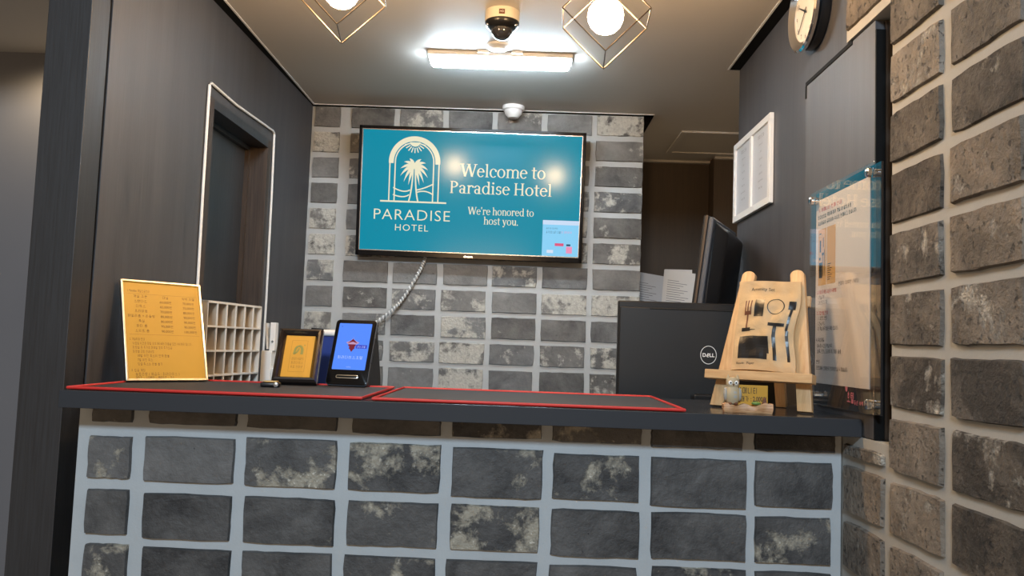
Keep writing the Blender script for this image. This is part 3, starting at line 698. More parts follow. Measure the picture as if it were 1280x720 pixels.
# ------------------------------------------------------------------ framed certificates (right wall)
RR = -PI/2   # things built facing -y, turned to face -x : local x -> -y
ce = tag(empty('certificate_frame', (RW, 2.706, 1.720), (0, 0, RR)), 'white double frame with two printed certificates on the panelling', 'picture frame')
w_, h_ = .432, .285; b = MB()
for a_ in ((-w_/2, w_/2, 0, .022), (-w_/2, w_/2, h_-.022, h_)): b.box(a_[0], a_[1], -.014, -.001, a_[2], a_[3], .001)
for xx in (-w_/2, -.011, w_/2-.022): b.box(xx, xx+.022, -.014, -.001, .022, h_-.022, .001)
b.build('frame', 'white_plastic', ce)
for s in (-1, 1):
    pg = box('certificate', 'cert_paper', ce, min(s*.011, s*(w_/2-.022)), max(s*.011, s*(w_/2-.022)), -.008, -.001, .022, h_-.022)
    cx = s*.1025
    for j, (tx, sz) in enumerate((('영업신고증', .014), ('제 2019 - 0112 호', .006), ('대표자', .007), ('영업소 명칭', .007), ('소재지', .007), ('영업의 종류', .007), ('공중위생관리법 제3조', .006), ('2019년 12월', .008))):
        text('print', tx, sz, cx, h_-.05-.024*j, 'grey_ink', pg, -.0083, 'CENTER')

# ------------------------------------------------------------------ acrylic notice on the right board
nb = tag(empty('acrylic_notice', (.695, 1.742, 1.141), (0, 0, RR)), 'clear acrylic notice board with a printed sheet on the right panelling', 'notice board')
AW, AH = .350, .494
# local x grows towards the camera (-y world)
box('back_board', 'dark_glass', nb, -AW/2, AW/2, -.005, -.0005, 0, AH)
sh_ = box('printed_sheet', 'notice_paper', nb, -.168, .128, -.0066, -.0052, .048, .474)
box('acrylic_sheet', 'acrylic', nb, -AW/2, AW/2, -.0185, -.0145, 0, AH, bev=.0006)
for x in (-AW/2+.018, AW/2-.018):
    for z in (.020, AH-.020):
        b = MB(); b.lathe([(.0001, 0), (.008, 0), (.008, .014), (.0001, .014)], 'Y', 20, (x, -.0005, z))
        b.lathe([(.0001, .0187), (.010, .0187), (.010, .025), (.006, .028), (.0001, .028)], 'Y', 20, (x, 0, z)); b.build('standoff', 'chrome', nb, smooth=True)
NY = -.0069
def nt(s, x, z, sz, m='ink', wd=None, bold=.0): bold = .0003; return text('print', s, sz, x, z, m, sh_, NY, width=wd, bold=bold)
nt('1. 어메니티 판매 안내', -.150, .4456, .0105, 'red_ink', .13)
nt('환경보호법 개정에 따라 객실 내 일회용품', -.155, .430, .0105, 'ink', .19); nt('무상제공이 금지되어 유료로 판매하고 있습니다.', -.155, .415, .0105, 'ink', .22)
for i, xx in enumerate((-.152, -.098)):
    link('picture', polys_mesh([rect(xx, .273, xx+.050, .404)], NY), 'kraft_print', sh_)
    if i == 0:
        link('picture', polys_mesh([rect(xx+.010, .350, xx+.018, .378), rect(xx+.006, .290, xx+.026, .326), rect(xx+.030, .360, xx+.034, .383), rect(xx+.028, .295, xx+.0305, .346), rect(xx+.024, .342, xx+.036, .348), rect(xx+.038, .295, xx+.0405, .355), rect(xx+.006, .332, xx+.016, .338), rect(xx+.008, .392, xx+.02, .3945)], NY-.0003), 'ink', sh_)
    else:
        link('picture', polys_mesh([rect(xx+.005, .283+.005*j, xx+.005+.014+.006*((j*7) % 3), .2848+.005*j) for j in range(8)], NY-.0003), 'ink', sh_)
nt('판매가 : 2,000원 (1세트)', -.030, .266, .0105, 'grey_ink', .105)
for s_, x_, z_, m_, w__ in (('2. 어메니티 세트 구성 및 사용방법', -.157, .254, 'red_ink', .115), ('1. 칫솔, 치약', -.150, .242, 'ink', .036), ('2. 빗, 면도기, 기타', -.150, .230, 'ink', .056),
        ('3. 구입 방법 안내', -.157, .206, 'red_ink', .066), ('1. 프런트 문의', -.150, .194, 'ink', .052), ('2. 현금, 카드', -.150, .182, 'ink', .040), ('3. 객실 비치품은 제외 합니다.', -.150, .170, 'ink', .120),
        ('4. 무료 제공', -.160, .144, 'ink', .050), ('비누와 수건은 객실 비치', -.153, .131, 'ink', .088), ('샴푸, 린스, 드라이기, 기타 용품', -.153, .118, 'ink', .140),
        ('문의', -.160, .094, 'ink', .020), ('프런트에서 언제든지 안내 받으실 수 있습니다.', -.160, .080, 'ink', .182)):
    nt(s_, x_, z_, .0105, m_, w__)
# foot of the board
bk = nb.children[0]
text('logo_print', '호텔', .026, .015, .018, 'pink_ink', bk, -.0053, width=.034, bold=.0004); link('logo_print', polys_mesh(arc(.013, .047, .006, .010, 0, 360, .0059, .0099, 14), -.0053), 'pink_ink', bk)
text('logo_print', '좋은 숙박', .011, .052, .014, 'pink_ink', bk, -.0053, width=.045, bold=.0003); text('logo_print', 'Gold', .020, .105, .013, 'white_ink', bk, -.0053, width=.045, bold=.0002)

# ------------------------------------------------------------------ things on the counter
for nm, (x0, x1, y0, y1), lab in (('desk_mat', (-.9395, -.318, 1.668, 2.105), 'black desk mat with red edge under the yellow price notice'), ('desk_mat', (-.306, .345, 1.664, 2.115), 'black desk mat with red edge in the middle of the worktop')):
    o = tag(empty(nm, (0, 0, CT)), lab, 'desk mat', 'red edged desk mats on the worktop')
    box('pad', 'mat_felt', o, x0+.010, x1-.010, y0+.010, y1-.010, .0004, .0034)
    b = MB(); rr = .0031
    b.tube([(x0+.006, y0+.006, .0042), (x1-.006, y0+.006, .0042), (x1-.006, y1-.006, .0042), (x0+.006, y1-.006, .0042)], rr, 10, True)
    b.build('edge_binding', 'red_rubber', o, smooth=True)
MT = CT + .0036
# yellow price notice
pn_ = tag(empty('price_notice', (-.857, 1.981, MT+.0042), (0, 0, .80)), 'yellow printed price list in a slim champagne frame leaning on the worktop', 'sign')
Wn, Hn, LE = .200, .259, -.33
def leaned(name, m, polys=None, mb=None, par=None): pass
fr = empty('frame_tilt') if False else None
b = MB(); q_ = .0055
b.box(-Wn/2, Wn/2, 0, .012, 0, q_, .001); b.box(-Wn/2, Wn/2, 0, .012, Hn-q_, Hn, .001); b.box(-Wn/2, -Wn/2+q_, 0, .012, 0, Hn, .001); b.box(Wn/2-q_, Wn/2, 0, .012, 0, Hn, .001)
b.build('frame', 'champagne', pn_, (0, 0, 0), (LE, 0, 0))
ys = MB().box(-Wn/2+.004, Wn/2-.004, .004, .008, .004, Hn-.004).build('printed_sheet', 'yellow_paper', pn_, (0, 0, 0), (LE, 0, 0))
MB().box(-.03, .03, 0, .004, 0, .20).build('back_strut', 'black_matte', pn_, (0, .135, -.004), (.22, 0, 0))
def yt(s, x, z, sz, wd=None, m='faint_ink', al='LEFT'): return text('print', s, sz, x, z*.935, m, ys, .0037, al, wd)
yt('1. Paradise 객실요금안내', -.085, .244, .0085, .052)
rows_ = [('객실 구분', '대실', '숙박 주말'), ('스탠다드', '60,000원', '70,000원'), ('디럭스', '65,000원', '75,000원'), ('프리미엄', '70,000원', '80,000원'), ('패밀리룸 + 온돌방', '80,000원', '90,000원'), ('특실', '80,000원', '90,000원'), ('파티 룸', '90,000원', '95,000원'), ('스위트 룸', '90,000원', '100,000원')]
for j, (a_, b_, c_) in enumerate(rows_):
    z = .229-.0137*j
    for s, x in ((a_, -.054), (b_, .008), (c_, .066)): yt(s, x, z, .0085, None, 'faint_ink', 'CENTER')
link('print', polys_mesh([rect(-.086, .2230, .088, .2234), rect(-.086, .1173, .088, .1177)], .0037), 'faint_ink', ys)
for j, (s, x, wd) in enumerate((('2. 객실이용 안내', -.086, .035), ('1) 입실 시간은 당일 오후 3시부터 다음날 오전 11시까지 입니다.', -.080, .145), ('2) 퇴실 후 추가로 머무실 경우 추가요금', -.080, .095), ('3) 환불 규정 안내사항', -.080, .05), ('10일 이전 취소시 전액 환불', -.070, .076), ('7일 이전 취소', -.070, .036), ('당일 취소는 환불 불가', -.070, .058))):
    yt(s, x, .110-.0112*j, .0085, wd)
yt('3. 입금 계좌', -.086, .026, .0085, .032); yt('농협은행 ( 예금주 : 파라다이스 )', -.077, .0155, .0095, .105); yt('352 - 1082 - 8027 - 51', -.077, .0055+.001, .0085, .09)

# pigeonhole organiser
og = tag(empty('pigeonhole_rack', (-.860, 2.20, .75), (0, 0, -.137)), 'white pigeonhole key rack behind the yellow price notice', 'rack')
y0, y1, xb, xf = 0, .325, -.10, .002
zt = .593; rp = .068; nr = 6; zb = zt-.006-rp*nr
b = MB(); b.box(xb, xf, y0, y0+.004, 0, zt); b.build('side_panel', 'organizer_white', og)
b = MB(); b.box(xb, xf, y1-.004, y1, 0, zt); b.build('side_panel', 'organizer_white', og)
box('back_panel', 'organizer_card', og, xb, xb+.003, y0, y1, 0, zt); box('top_panel', 'organizer_white', og, xb, xf, y0, y1, zt-.005, zt+.001)
box('base_box', 'organizer_white', og, xb, xf-.001, y0+.004, y1-.004, 0, zb)
for i in range(1, nr+1): box('shelf', 'organizer_white', og, xb, xf+.001, y0+.002, y1-.002, zt-.004-rp*i, zt+.001-rp*i)
for i in range(1, 6):
    yy = y0+(y1-y0)*i/6
    box('divider', 'organizer_card', og, xb, xf-.003, yy-.0015, yy+.0015, zb, zt-.004)
    box('divider_edge', 'organizer_white', og, xf-.003, xf+.0005, yy-.0022, yy+.0022, zb, zt-.004)
# white file box with a white stapler standing in it
fb = tag(empty('file_box', (-.818, 2.62, .75)), 'narrow white file box standing behind the small framed card', 'box')
box('box_body', 'white_plastic', fb, -.022, .012, 0, .2, 0, .455, bev=.002)
box('box_lid', 'white_plastic', fb, .012, .028, .0, .15, 0, .40, bev=.003)
sp_ = tag(empty('white_stapler', (-.818, 2.63, 1.205)), 'white long armed stapler standing upright in the white file box', 'stapler')
MB().box(.000, .018, .0, .03, .0, .092, .002).build('base_arm', 'white_plastic', sp_)
MB().box(-.003, .003, .0, .03, .0, .085, .001).build('lever_arm', 'white_plastic', sp_, (-.006, 0, .005), (0, -.10, 0))
MB().lathe([(.0001, -.001), (.004, -.001), (.004, .001), (.0001, .001)], 'Y', 14, (.010, -.001, .03)).build('pivot_pin', 'silver', sp_)

# small framed card
sf = tag(empty('card_frame', (-.566, 2.034, MT+.0066), (0, 0, .111)), 'small dark wooden frame holding a yellow card beside the blue box', 'picture frame')
w_, h_, LE = .113, .163, -.577; fb_ = .020
b = MB()
for side in range(4):
    pass
def mould(w__, h__, f_, d_):
    """mitred moulding, rounded profile"""
    bb = bmesh.new(); prof = [(0, .012), (.001, -.002), (f_*.3, -.008), (f_*.55, -.009), (f_*.8, -.003), (f_, .003), (f_, .012)]
    cor = [(-w__/2, 0, 1, 1), (w__/2, 0, -1, 1), (w__/2, h__, -1, -1), (-w__/2, h__, 1, -1)]
    R = [[bb.verts.new((x+sx*o, y, z+sz*o)) for o, y in prof] for x, z, sx, sz in cor]
    for i in range(4):
        a, c_ = R[i], R[(i+1) % 4]
        for j in range(len(prof)): bb.faces.new((a[j], c_[j], c_[(j+1) % len(prof)], a[(j+1) % len(prof)]))
    bmesh.ops.recalc_face_normals(bb, faces=bb.faces); return bb
mb = MB(); mb._add(mould(w_, h_, fb_, .012)); mb.build('frame', 'dark_walnut', sf, (0, 0, 0), (LE, 0, 0))
cdn = MB().box(-w_/2+.018, w_/2-.018, .003, .006, .018, h_-.018).build('card', 'yellow_paper', sf, (0, 0, 0), (LE, 0, 0))
MB().box(-w_/2+.004, w_/2-.004, .012, .015, .004, h_-.004).build('back_panel', 'black_matte', sf, (0, 0, 0), (LE, 0, 0))
MB().box(-.02, .02, 0, .003, 0, .125).build('back_strut', 'black_matte', sf, (0, .142, -.0064), (.33, 0, 0))
P = [rect(-.020, .034, .020, .0345), rect(-.020, .128, .020, .1285), rect(-.020, .034, -.0195, .1285), rect(.0195, .034, .020, .1285)]
link('card_border', polys_mesh(P, .0027), 'faint_ink', cdn)
P = ribbon(bez((-.011, .086), (-.010, .112), (0, .111)), .006) + ribbon(bez((0, .111), (.010, .112), (.008, .086)), .007) + ribbon(bez((-.011, .086), (-.002, .093), (0, .104)), .004) + arc(.013, .114, .002, .002, 0, 360, .0019, .0019, 8)
link('card_emblem', polys_mesh(P, .0025), 'olive_ink', cdn)
for j, s in enumerate(('와이파이 비밀번호', '파라다이스', '무료 인터넷')): text('card_text', s, .0095, 0, .070-.012*j, 'faint_ink', cdn, .0027, 'CENTER', width=.030)
# key fob
kf = tag(empty('key_fob', (-.592, 1.935, MT), (0, 0, .12)), 'small black and gold remote lying before the framed card', 'remote')
MB().box(-.024, .022, -.012, .012, .0002, .012, .004, 3).build('body', 'black_plastic', kf, smooth=True)
MB().box(-.017, .016, -.009, .010, .012, .0155, .0015).build('gold_plate', 'gold', kf)
MB().lathe([(.0001, 0), (.0055, 0), (.0055, .003), (.0001, .004)], 'Y', 18, (.013, -.0115, .0065)).build('button', 'silver', kf, smooth=True)
# blue box with white lid
bb_ = tag(empty('blue_box', (-.600, 2.30, .75)), 'blue plastic box with white lid behind the framed card', 'box')
box('box_body', 'blue_plastic', bb_, -.07, .080, 0, .12, 0, .508, bev=.003)
for x0, x1 in ((-.075, .002), (.008, .084)): MB().box(x0, x1, -.006, .126, .508, .526, .006, 3).build('lid_half', 'white_plastic', bb_, smooth=True)
box('lid_gap', 'black_trim', bb_, .002, .008, -.002, .12, .506, .530)
# payment tablet
tb = tag(empty('payment_tablet', (-.442, 2.063, MT+.005), (0, 0, -.149)), 'black desktop payment tablet with a lit blue screen', 'tablet')
w_, h_, LE = .109, .177, -.347
def rrect(w__, h__, r_, n=6, z0=0):
    pts = []
    for cx, cz_, a0 in ((w__/2-r_, z0+h__-r_, 0), (-w__/2+r_, z0+h__-r_, 90), (-w__/2+r_, z0+r_, 180), (w__/2-r_, z0+r_, 270)):
        for i in range(n+1): a = math.radians(a0+90*i/n); pts.append((cx+r_*math.cos(a), cz_+r_*math.sin(a)))
    return pts
fc = MB().prism(rrect(w_, h_, .009), 0, .014, .0012).build('front_panel', 'piano_black', tb, (0, 0, .0), (LE, 0, 0), smooth=True)
MB().prism(rrect(w_+.002, h_+.002, .010, 6, -.001), .003, .008).build('edge_rim', 'grey_plastic', tb, (0, 0, 0), (LE, 0, 0), smooth=True)
dpt = .125; b = MB(); bb = bmesh.new()
sl_ = math.tan(.347)
for x in (-w_/2+.004, w_/2-.004):
    pass
prof = [(.010, -.0046), (dpt, -.0046), (dpt, .012), (.078, h_*math.cos(.347)-.012), (.064, h_*math.cos(.347)-.004)]
vs = [[bb.verts.new((x, y, z)) for y, z in prof] for x in (-w_/2+.004, w_/2-.004)]
bb.faces.new(vs[0]); bb.faces.new(vs[1][::-1])
for i in range(5): bb.faces.new((vs[0][i], vs[0][(i+1) % 5], vs[1][(i+1) % 5], vs[1][i]))
bmesh.ops.recalc_face_normals(bb, faces=bb.faces); b._add(bb); b.build('stand_body', 'black_plastic', tb)
tsx, tz0, tz1 = .0445, .040, .167
ts = link('screen', polys_mesh([rrect(2*tsx, tz1-tz0, .002, 3, tz0)], -.0004), 'tab_blue', tb, (0, 0, 0), (LE, 0, 0))
MB().prism(rrect(.060, .0095, .0045, 6, .0165), -.0016, .001, .0005).build('card_slot', 'silver', tb, (0, 0, 0), (LE, 0, 0), smooth=True)
MB().prism(rrect(.054, .0045, .002, 6, .019), -.0020, .0, 0).build('slot_gap', 'black_trim', tb, (0, 0, 0), (LE, 0, 0))
zc = .112
link('emblem', polys_mesh([[(-.018, zc+.002), (-.006, zc+.006), (0, zc+.018), (-.004, zc+.008)], [(.018, zc+.002), (.004, zc+.008), (0, zc+.018), (.006, zc+.006)], [(-.018, zc+.002), (-.010, zc-.004), (.010, zc-.004), (.018, zc+.002), (0, zc+.008)]], -.0007), 'tab_skin', ts)
link('emblem', polys_mesh([rect(-.011, zc-.008, .009, zc-.003), rect(-.008, zc-.016, .007, zc-.008), [(-.006, zc-.016), (.005, zc-.016), (0, zc-.024)], [(-.013, zc+.0), (0, zc+.012), (.013, zc), (0, zc+.004)]], -.0009), 'tab_red', ts)
link('name_label', polys_mesh([rect(.010, zc-.014, .040, zc-.004)], -.0009), 'tab_violet', ts)
text('name_text', '(주) 호텔', .007, .025, zc-.0115, 'tab_white', ts, -.0012, 'CENTER', width=.022)
text('screen_text', '파라다이스호텔', .010, 0, .070, 'tab_white', ts, -.0008, 'CENTER', width=.066)
text('screen_text', '터치하세요', .004, 0, .046, 'tab_white', ts, -.0008, 'CENTER', width=.012)
text('screen_text', 'v', .008, -.036, .156, 'tab_violet', ts, -.0008, 'CENTER')
MB().lathe([(.0001, 0), (.0018, 0), (.0018, .0006), (.0001, .0006)], 'Y', 12, (0, -.0003, .172)).build('camera_lens', 'dark_glass', tb, (0, 0, 0), (LE, 0, 0))
MB().box(w_/2, w_/2+.004, .004, .009, .06, .13, .001).build('side_button', 'black_plastic', tb, (0, 0, 0), (LE, 0, 0))
# white spiral-wrapped cable from the television
pts = []
ctrl = [Vector(p) for p in ((-.428, 3.508, 1.640), (-.436, 3.505, 1.600), (-.462, 3.495, 1.535), (-.515, 3.495, 1.440), (-.565, 3.48, 1.378), (-.640, 3.46, 1.31), (-.72, 3.44, 1.20), (-.74, 3.42, .95))]
def cr(P_, n):
    out = []
    for i in range(len(P_)-1):
        a, b_, c_, d_ = P_[max(0, i-1)], P_[i], P_[i+1], P_[min(len(P_)-1, i+2)]
        for k_ in range(n):
            u = k_/n; out.append(.5*((2*b_)+(-a+c_)*u+(2*a-5*b_+4*c_-d_)*u*u+(-a+3*b_-3*c_+d_)*u**3))
    return out + [P_[-1]]
path = cr(ctrl, 14)
cab = tag(empty('television_cable', (0, 0, 0)), 'white spiral wrapped cable hanging from the television to the desk', 'cable')
MB().tube(path, .0052, 10).build('core', 'cable_grey', cab, smooth=True)
hel = []
for i in range(len(path)-1):
    for k_ in range(6):
        u = k_/6; p_ = path[i].lerp(path[i+1], u); d_ = (path[i+1]-path[i]).normalized(); s_ = d_.cross(Vector((0, 1, 0))).normalized(); n_ = s_.cross(d_)
        a = (i+u)*2.6; hel.append(p_ + (s_*math.cos(a)+n_*math.sin(a))*.0056)
MB().tube(hel, .0032, 6).build('spiral_wrap', 'white_plastic', cab, smooth=True)
# white cord round the door
wc = MB()
pth = [tuple(lw(.006, y_, z_)) for y_, z_ in ((2.44, .4), (2.438, 1.15), (2.43, 1.40), (2.425, 1.7), (2.425, 2.015), (2.437, 2.024), (2.64, 2.018), (2.83, 2.024), (3.015, 2.030), (3.03, 2.02), (3.038, 1.80), (3.045, 1.4), (3.047, .4))]
wc.tube(pth, .0045, 8); tag(wc.build('door_cord', 'white_plastic', smooth=True), 'white cord tacked around the recessed door frame', 'cord')

# ------------------------------------------------------------------ monitors and papers behind the counter
mo = tag(empty('desk_monitor', (.541, 2.35, .757)), 'wide black monitor seen from behind, beside the wooden easel', 'monitor')
z0, z1, hw = .315, .636, .262
b = MB(); b.box(-hw, hw, .008, .03, z0, z1, .004); b.build('screen_shell', 'black_plastic', mo)
b = MB(); b.box(-hw+.004, hw-.004, 0, .010, z0+.004, z1-.018, .003); b.build('back_cover', 'black_matte', mo)
b = MB(); b.box(-hw+.09, hw-.09, -.0006, .001, z1-.0235, z1-.0215); b.build('vent_slot', 'black_trim', mo)
lg = link('logo_ring', polys_mesh(arc(0, .486, .0235, .0265, 0, 360, .0017, .0017, 40), -.0008), 'white_ink', mo)
for ch, x, a in (('D', -.0122, 0), ('E', -.0035, .42), ('L', .0060, 0), ('L', .0135, 0)): text('logo_letter', ch, .0145, x, .4808, 'white_ink', mo, -.0008, 'CENTER', bold=.0005, rot=a)
b = MB(); b.box(-.05, .05, -.045, 0, z0-.16, z0+.06, .006); b.build('stand_neck', 'black_plastic', mo)
box('stand_base', 'black_plastic', mo, -.12, .12, -.10, .10, 0, .014, bev=.004); box('stand_post', 'black_plastic', mo, -.035, .035, -.03, .0, .012, z0-.1)
m2 = tag(empty('side_monitor', (.612, 2.68, .75), (0, 0, 1.12)), 'black monitor turned edge on near the framed certificates', 'monitor')
z0, z1, hw = .60, .928, .178
ML, MR = (0, .60*math.sin(.12), .60*(1-math.cos(.12))), (.12, 0, 0)
MB().box(-hw, hw, .0, .016, z0, z1, .003).build('screen_shell', 'black_plastic', m2, ML, MR)
MB().box(-hw-.002, -hw+.001, .001, .008, z0, z1, .0008).build('edge_strip', 'brown_wall', m2, ML, MR)
MB().box(-hw+.003, hw-.003, -.016, .001, z0+.003, z1-.003, .006).build('bevel_shell', 'grey_plastic', m2, ML, MR)
bb = bmesh.new()
R0 = [(-hw+.03, z0+.02), (hw-.02, z0+.02), (hw-.02, z1-.012), (-hw+.03, z1-.012)]; R1 = [(-hw+.06, z0+.06), (hw-.05, z0+.06), (hw-.05, z1-.045), (-hw+.06, z1-.045)]
a_ = [bb.verts.new((x, -.014, z)) for x, z in R0]; c_ = [bb.verts.new((x, -.055, z)) for x, z in R1]
bb.faces.new(c_); bb.faces.new(a_[::-1])
for i in range(4): bb.faces.new((a_[i], a_[(i+1) % 4], c_[(i+1) % 4], c_[i]))
bmesh.ops.recalc_face_normals(bb, faces=bb.faces); bmesh.ops.bevel(bb, geom=bb.edges[:], offset=.008, segments=3, affect='EDGES', profile=.5)
b = MB(); b._add(bb); b.build('back_cover', 'black_plastic', m2, ML, MR, smooth=True)
box('stand_neck', 'black_plastic', m2, -.03, .03, -.045, -.02, .012, z0+.10, bev=.004); box('stand_base', 'black_plastic', m2, -.10, .10, -.14, .04, 0, .014, bev=.004)
box('port_block', 'grey_plastic', m2, -.16, -.10, -.05, -.014, z0+.015, z0+.05, bev=.002)
for nm, x, yy, w__, h__, yaw, roll, lab in (('paper_sheet', .575, 3.80, .148, .185, .1, .13, 'bluish printed sheet leaning beside the back brick wall edge'), ('paper_sheet', .742, 3.86, .128, .215, -.1, .0, 'plain printed sheet standing behind the tilted sheet near the monitor'), ('paper_sheet', .722, 3.80, .150, .20, .05, .10, 'printed sheet leaning in front of the other sheet beside the monitor')):
    o = tag(empty(nm, (x, yy, 1.431), (0, 0, yaw)), lab, 'paper', 'papers leaning in the passage')
    pp = MB().box(-w__/2, w__/2, 0, .0015, .009, h__).build('sheet', 'cert_paper' if x < .6 else 'paper', o, (0, 0, 0), (-.15, roll, 0))
    link('print', polys_mesh([rect(-w__/2+.02, h__-.05-.011*j, -w__/2+.02+(w__-.04)*(.5+.5*((j*37) % 10)/10), h__-.0475-.011*j) for j in range(10)], -.0004), 'grey_ink', pp)

# ------------------------------------------------------------------ easel with amenity pouch
EY, ELE = -.62, -.25
ea = tag(empty('wooden_easel', (.527, 1.800, CT), (0, 0, EY)), 'small pine tabletop easel holding a kraft pouch', 'easel')
def post(xb, xt, L_, wd, dp):
    bb = bmesh.new(); n = 10; pts = [(xb-wd/2, 0), (xb+wd/2, 0)]
    for i in range(n+1):
        a = PI*i/n; pts.append((xt+wd/2*math.cos(a), L_-wd/2*.8+wd/2*.8*math.sin(a)))
    m_ = MB(); m_.prism(pts, 0, dp, .0012); return m_
EL = .322
post(-.098, -.056, EL, .031, .016).build('leg', 'pine', ea, (0, 0, .005), (ELE, 0, 0), smooth=True)
post(.098, .056, EL, .031, .016).build('leg', 'pine', ea, (0, 0, .005), (ELE, 0, 0), smooth=True)
MB().box(-.012, .012, 0, .014, 0, .262, .0012).build('rear_leg', 'pine', ea, (0, .150, .001), (.26, 0, 0))
MB().box(-.085, .085, .016, .026, .245, .270, .0012).build('top_brace', 'pine_h', ea, (0, 0, 0), (ELE, 0, 0))
MB().box(-.119, .119, -.030, .002, .063, .083, .0012).build('ledge', 'pine_h', ea, (0, 0, 0), (ELE+.12, 0, 0))
MB().box(-.100, .100, .0, .012, .072, .092, .001).build('cross_brace', 'pine_h', ea, (0, 0, 0), (ELE, 0, 0))
# pouch: crumpled pillow
po = tag(empty('kraft_pouch', (.527, 1.800, CT), (0, 0, EY)), 'kraft paper amenity pouch with cut out shapes on the easel', 'pouch')
PWD, PHT, PZ = .142, .210, .087
rnd = random.Random(4); wr_ = [(rnd.uniform(6, 26), rnd.uniform(0, PI), rnd.uniform(0, 6.28), rnd.uniform(.0003, .0010)) for _ in range(12)]
def bag(u, v):
    bul = .011*(max(0, 1-abs(2*u-1)**2.4))**.7*(math.sin(PI*min(1, v*1.15+.02))**.6 if v*1.15+.02 < 1 else 0)
    w__ = sum(a*math.sin(fq*(u*math.cos(th)*1.0+v*math.sin(th)*1.4)+ph) for fq, th, ph, a in wr_)
    edge = min(1, 8*min(u, 1-u, v, 1-v)+.25)
    sx = (u-.5)*PWD*(1-.05*math.sin(PI*v)) ; sx += .004*math.sin(9*v+1)*(1 if u > .6 else .3)
    return Vector((sx, -.010-bul-w__*edge, PZ+v*PHT+.002*math.sin(5*u)))
nu, nv = 26, 34; bb = bmesh.new()
Fv = [[bb.verts.new(bag(i/nu, j/nv)) for i in range(nu+1)] for j in range(nv+1)]
Bv = [[bb.verts.new(Vector((bag(i/nu, j/nv).x, -.004, bag(i/nu, j/nv).z))) for i in range(nu+1)] for j in range(nv+1)]
for j in range(nv):
    for i in range(nu):
        bb.faces.new((Fv[j][i], Fv[j][i+1], Fv[j+1][i+1], Fv[j+1][i])); bb.faces.new((Bv[j][i], Bv[j+1][i], Bv[j+1][i+1], Bv[j][i+1]))
for j in range(nv):
    bb.faces.new((Fv[j][0], Fv[j+1][0], Bv[j+1][0], Bv[j][0])); bb.faces.new((Fv[j+1][nu], Fv[j][nu], Bv[j][nu], Bv[j+1][nu]))
for i in range(nu):
    bb.faces.new((Fv[nv][i], Fv[nv][i+1], Bv[nv][i+1], Bv[nv][i])); bb.faces.new((Fv[0][i+1], Fv[0][i], Bv[0][i], Bv[0][i+1]))
b = MB(); b._add(bb); bagm = b.build('pouch_body', 'kraft_paper', po, (0, 0, 0), (ELE, 0, 0), smooth=True)
def on_bag(name, m, quads, off=.0007, sub=8):
    """quads in u,v laid on the pouch surface"""
    bb = bmesh.new()
    for q in quads:
        a, b_, c_, d_ = [Vector(p) for p in q]; g = []
        for j in range(sub+1):
            g.append([bb.verts.new(bag(*((a.lerp(b_, i/sub)).lerp(d_.lerp(c_, i/sub), j/sub)))+Vector((0, -off, 0))) for i in range(sub+1)])
        for j in range(sub):
            for i in range(sub): bb.faces.new((g[j][i], g[j][i+1], g[j+1][i+1], g[j+1][i]))
    b = MB(); b._add(bb); return b.build(name, m, bagm)
def uq(x0, y0, x1, y1):   # photo crop (0..1 across the pouch, 0 at top)
    return [(x0, 1-y1), (x1, 1-y1), (x1, 1-y0), (x0, 1-y0)]
on_bag('window', 'black_plastic', [uq(.30, .225, .46, .42)])
on_bag('window', 'black_plastic', [uq(.10, .64, .58, .885), uq(.58, .64, .60, .82)])
on_bag('window', 'black_plastic', [[(.12, .44), (.12, .415), (.36, .43), (.36, .435)], uq(.12, .545, .27, .585)], sub=4)
on_bag('window', 'black_plastic', [uq(.56, .48, .84, .515), uq(.665, .515, .72, .89)], sub=6)
on_bag('window', 'black_plastic', [uq(.83, .23, .945, .32), uq(.87, .32, .91, .56), uq(.88, .56, .925, .89)], sub=6)
rg = []
for i in range(28):
    a, c_ = 2*PI*i/28, 2*PI*(i+1)/28; q = []
    for an, rr in ((a, .13), (c_, .13), (c_, .116), (a, .116)): q.append((.64+rr*math.cos(an), 1-.30+rr*.68*math.sin(an)))
    rg.append(q)
on_bag('ring_print', 'black_plastic', rg, sub=1)
fk = [uq(.13+.05*i, .235, .155+.05*i, .36) for i in range(3)] + [uq(.13, .36, .255, .40), uq(.18, .40, .21, .58)]
on_bag('fork_print', 'brown', fk, off=.0005, sub=3)
tm = text_mesh('Amenity Set', .011)
for v in tm.vertices: v.co = bag(.20+v.co.x/PWD, .885+v.co.z/PHT) + Vector((0, -.0007, 0))
link('title_print', tm, 'ink', bagm)
tm = text_mesh('Reuse   Paper', .0075)
for v in tm.vertices: v.co = bag(.08+v.co.x/PWD, .055+v.co.z/PHT) + Vector((0, -.0007, 0))
link('title_print', tm, 'ink', bagm)

# owl card holder
ow = tag(empty('owl_card_holder', (.478, 1.715, CT), (0, 0, -.10)), 'carved wooden owl card holder in front of the easel', 'figurine')
bb = bmesh.new(); n = 14; top, bot = [], []
for i in range(n+1):
    x = -.050+.100*i/n; zt_ = .017+.003*math.sin(i*1.3)+(.006 if i > n-3 else 0); y_ = .016+.003*math.sin(i*.9)
    top.append((x, y_, zt_)); 
vsr = []
for x, y_, zt_ in top:
    vsr.append([bb.verts.new((x*.96, -y_+.002, .0003)), bb.verts.new((x, -y_, zt_*.45)), bb.verts.new((x, -y_+.004, zt_)), bb.verts.new((x, y_-.004, zt_)), bb.verts.new((x, y_, zt_*.5)), bb.verts.new((x*.96, y_-.002, .0003))])
for i in range(n):
    for j in range(6): bb.faces.new((vsr[i][j], vsr[i+1][j], vsr[i+1][(j+1) % 6], vsr[i][(j+1) % 6]))
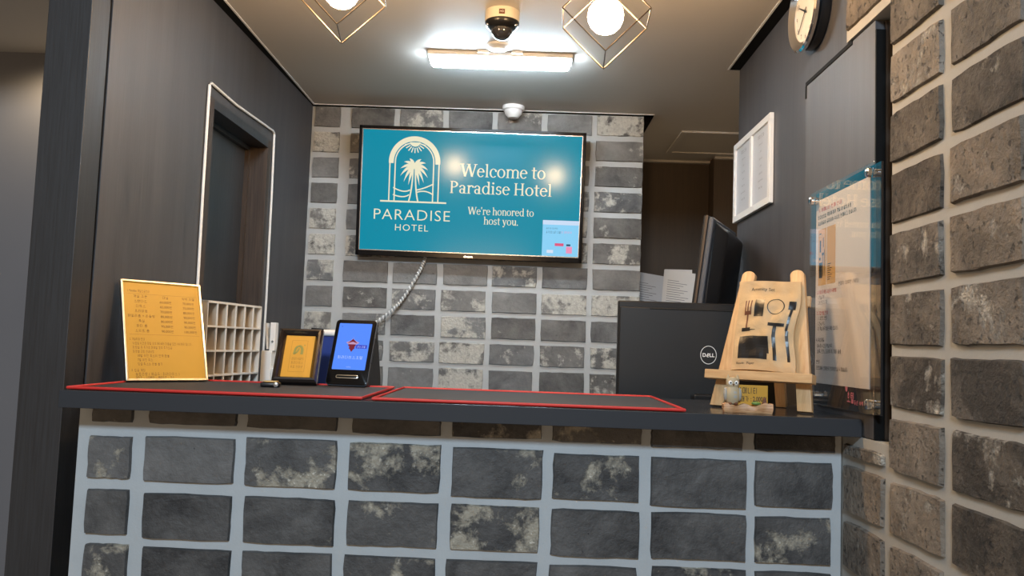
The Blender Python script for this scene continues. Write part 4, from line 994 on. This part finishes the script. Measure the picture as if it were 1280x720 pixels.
bb.faces.new(vsr[0]); bb.faces.new(vsr[-1]); bmesh.ops.recalc_face_normals(bb, faces=bb.faces)
b = MB(); b._add(bb); b.build('log_base', 'carved_wood', ow, smooth=True)
ox = -.031
b = MB(); b.lathe([(.0001, .018), (.010, .019), (.0155, .028), (.0165, .038), (.014, .048), (.0115, .053), (.0135, .058), (.0135, .066), (.010, .072), (.0001, .074)], n=24, c=(ox, -.002, 0))
for v in b.bm.verts: v.co.y = -.002+(v.co.y+.002)*.85
owb = b.build('owl_body', 'owl_body', ow, smooth=True)
for s in (-1, 1):
    MB().lathe([(.0045, .068), (.003, .074), (.0001, .080)], n=10, c=(ox+s*.0095, -.002, 0)).build('ear_tuft', 'owl_body', owb)
    e1 = MB().sphere((ox+s*.0055, -.0115, .062), .0048, (1, .5, 1), 14, 8).build('eye_disc', 'white_plastic', owb, smooth=True)
    MB().sphere((ox+s*.0055, -.0138, .062), .0019, (1, .6, 1), 10, 6).build('pupil', 'ink', owb, smooth=True)
    MB().sphere((ox+s*.0145, -.003, .038), .010, (.45, .8, 1.4), 14, 8).build('wing', 'owl_wing', owb, smooth=True)
    MB().sphere((ox+s*.006, -.012, .0185), .0042, (1, 1.2, .7), 10, 6).build('foot', 'brown', owb, smooth=True)
MB().lathe([(.0018, .060), (.0012, .0575), (.0001, .055)], n=8, c=(ox, -.0145, 0)).build('beak', 'brown', owb)
MB().sphere((ox+.001, -.0105, .036), .0105, (.9, .5, 1.3), 16, 10).build('breast', 'owl_wing', owb, smooth=True)
cdp = MB().box(-.025, .042, .004, .0055, .012, .058).build('price_card', 'yellow_paper', ow)
text('card_text', '어메니티', .0155, -.021, .0415, 'ink', cdp, .0037, width=.040, bold=.0002); text('card_text', '판매가 : 2,000원', .014, -.022, .0245, 'ink', cdp, .0037, width=.060, bold=.0002)
lf = MB().sphere((.016, -.010, .021), .009, (1.1, .7, .45), 14, 8).build('leaf', 'leaf_green', ow, smooth=True)
b = MB(); b.prism([(.028, .016), (.040, .016), (.037, .030), (.033, .034)], -.008, .0, .0008); b.build('bark_chip', 'brown', ow)
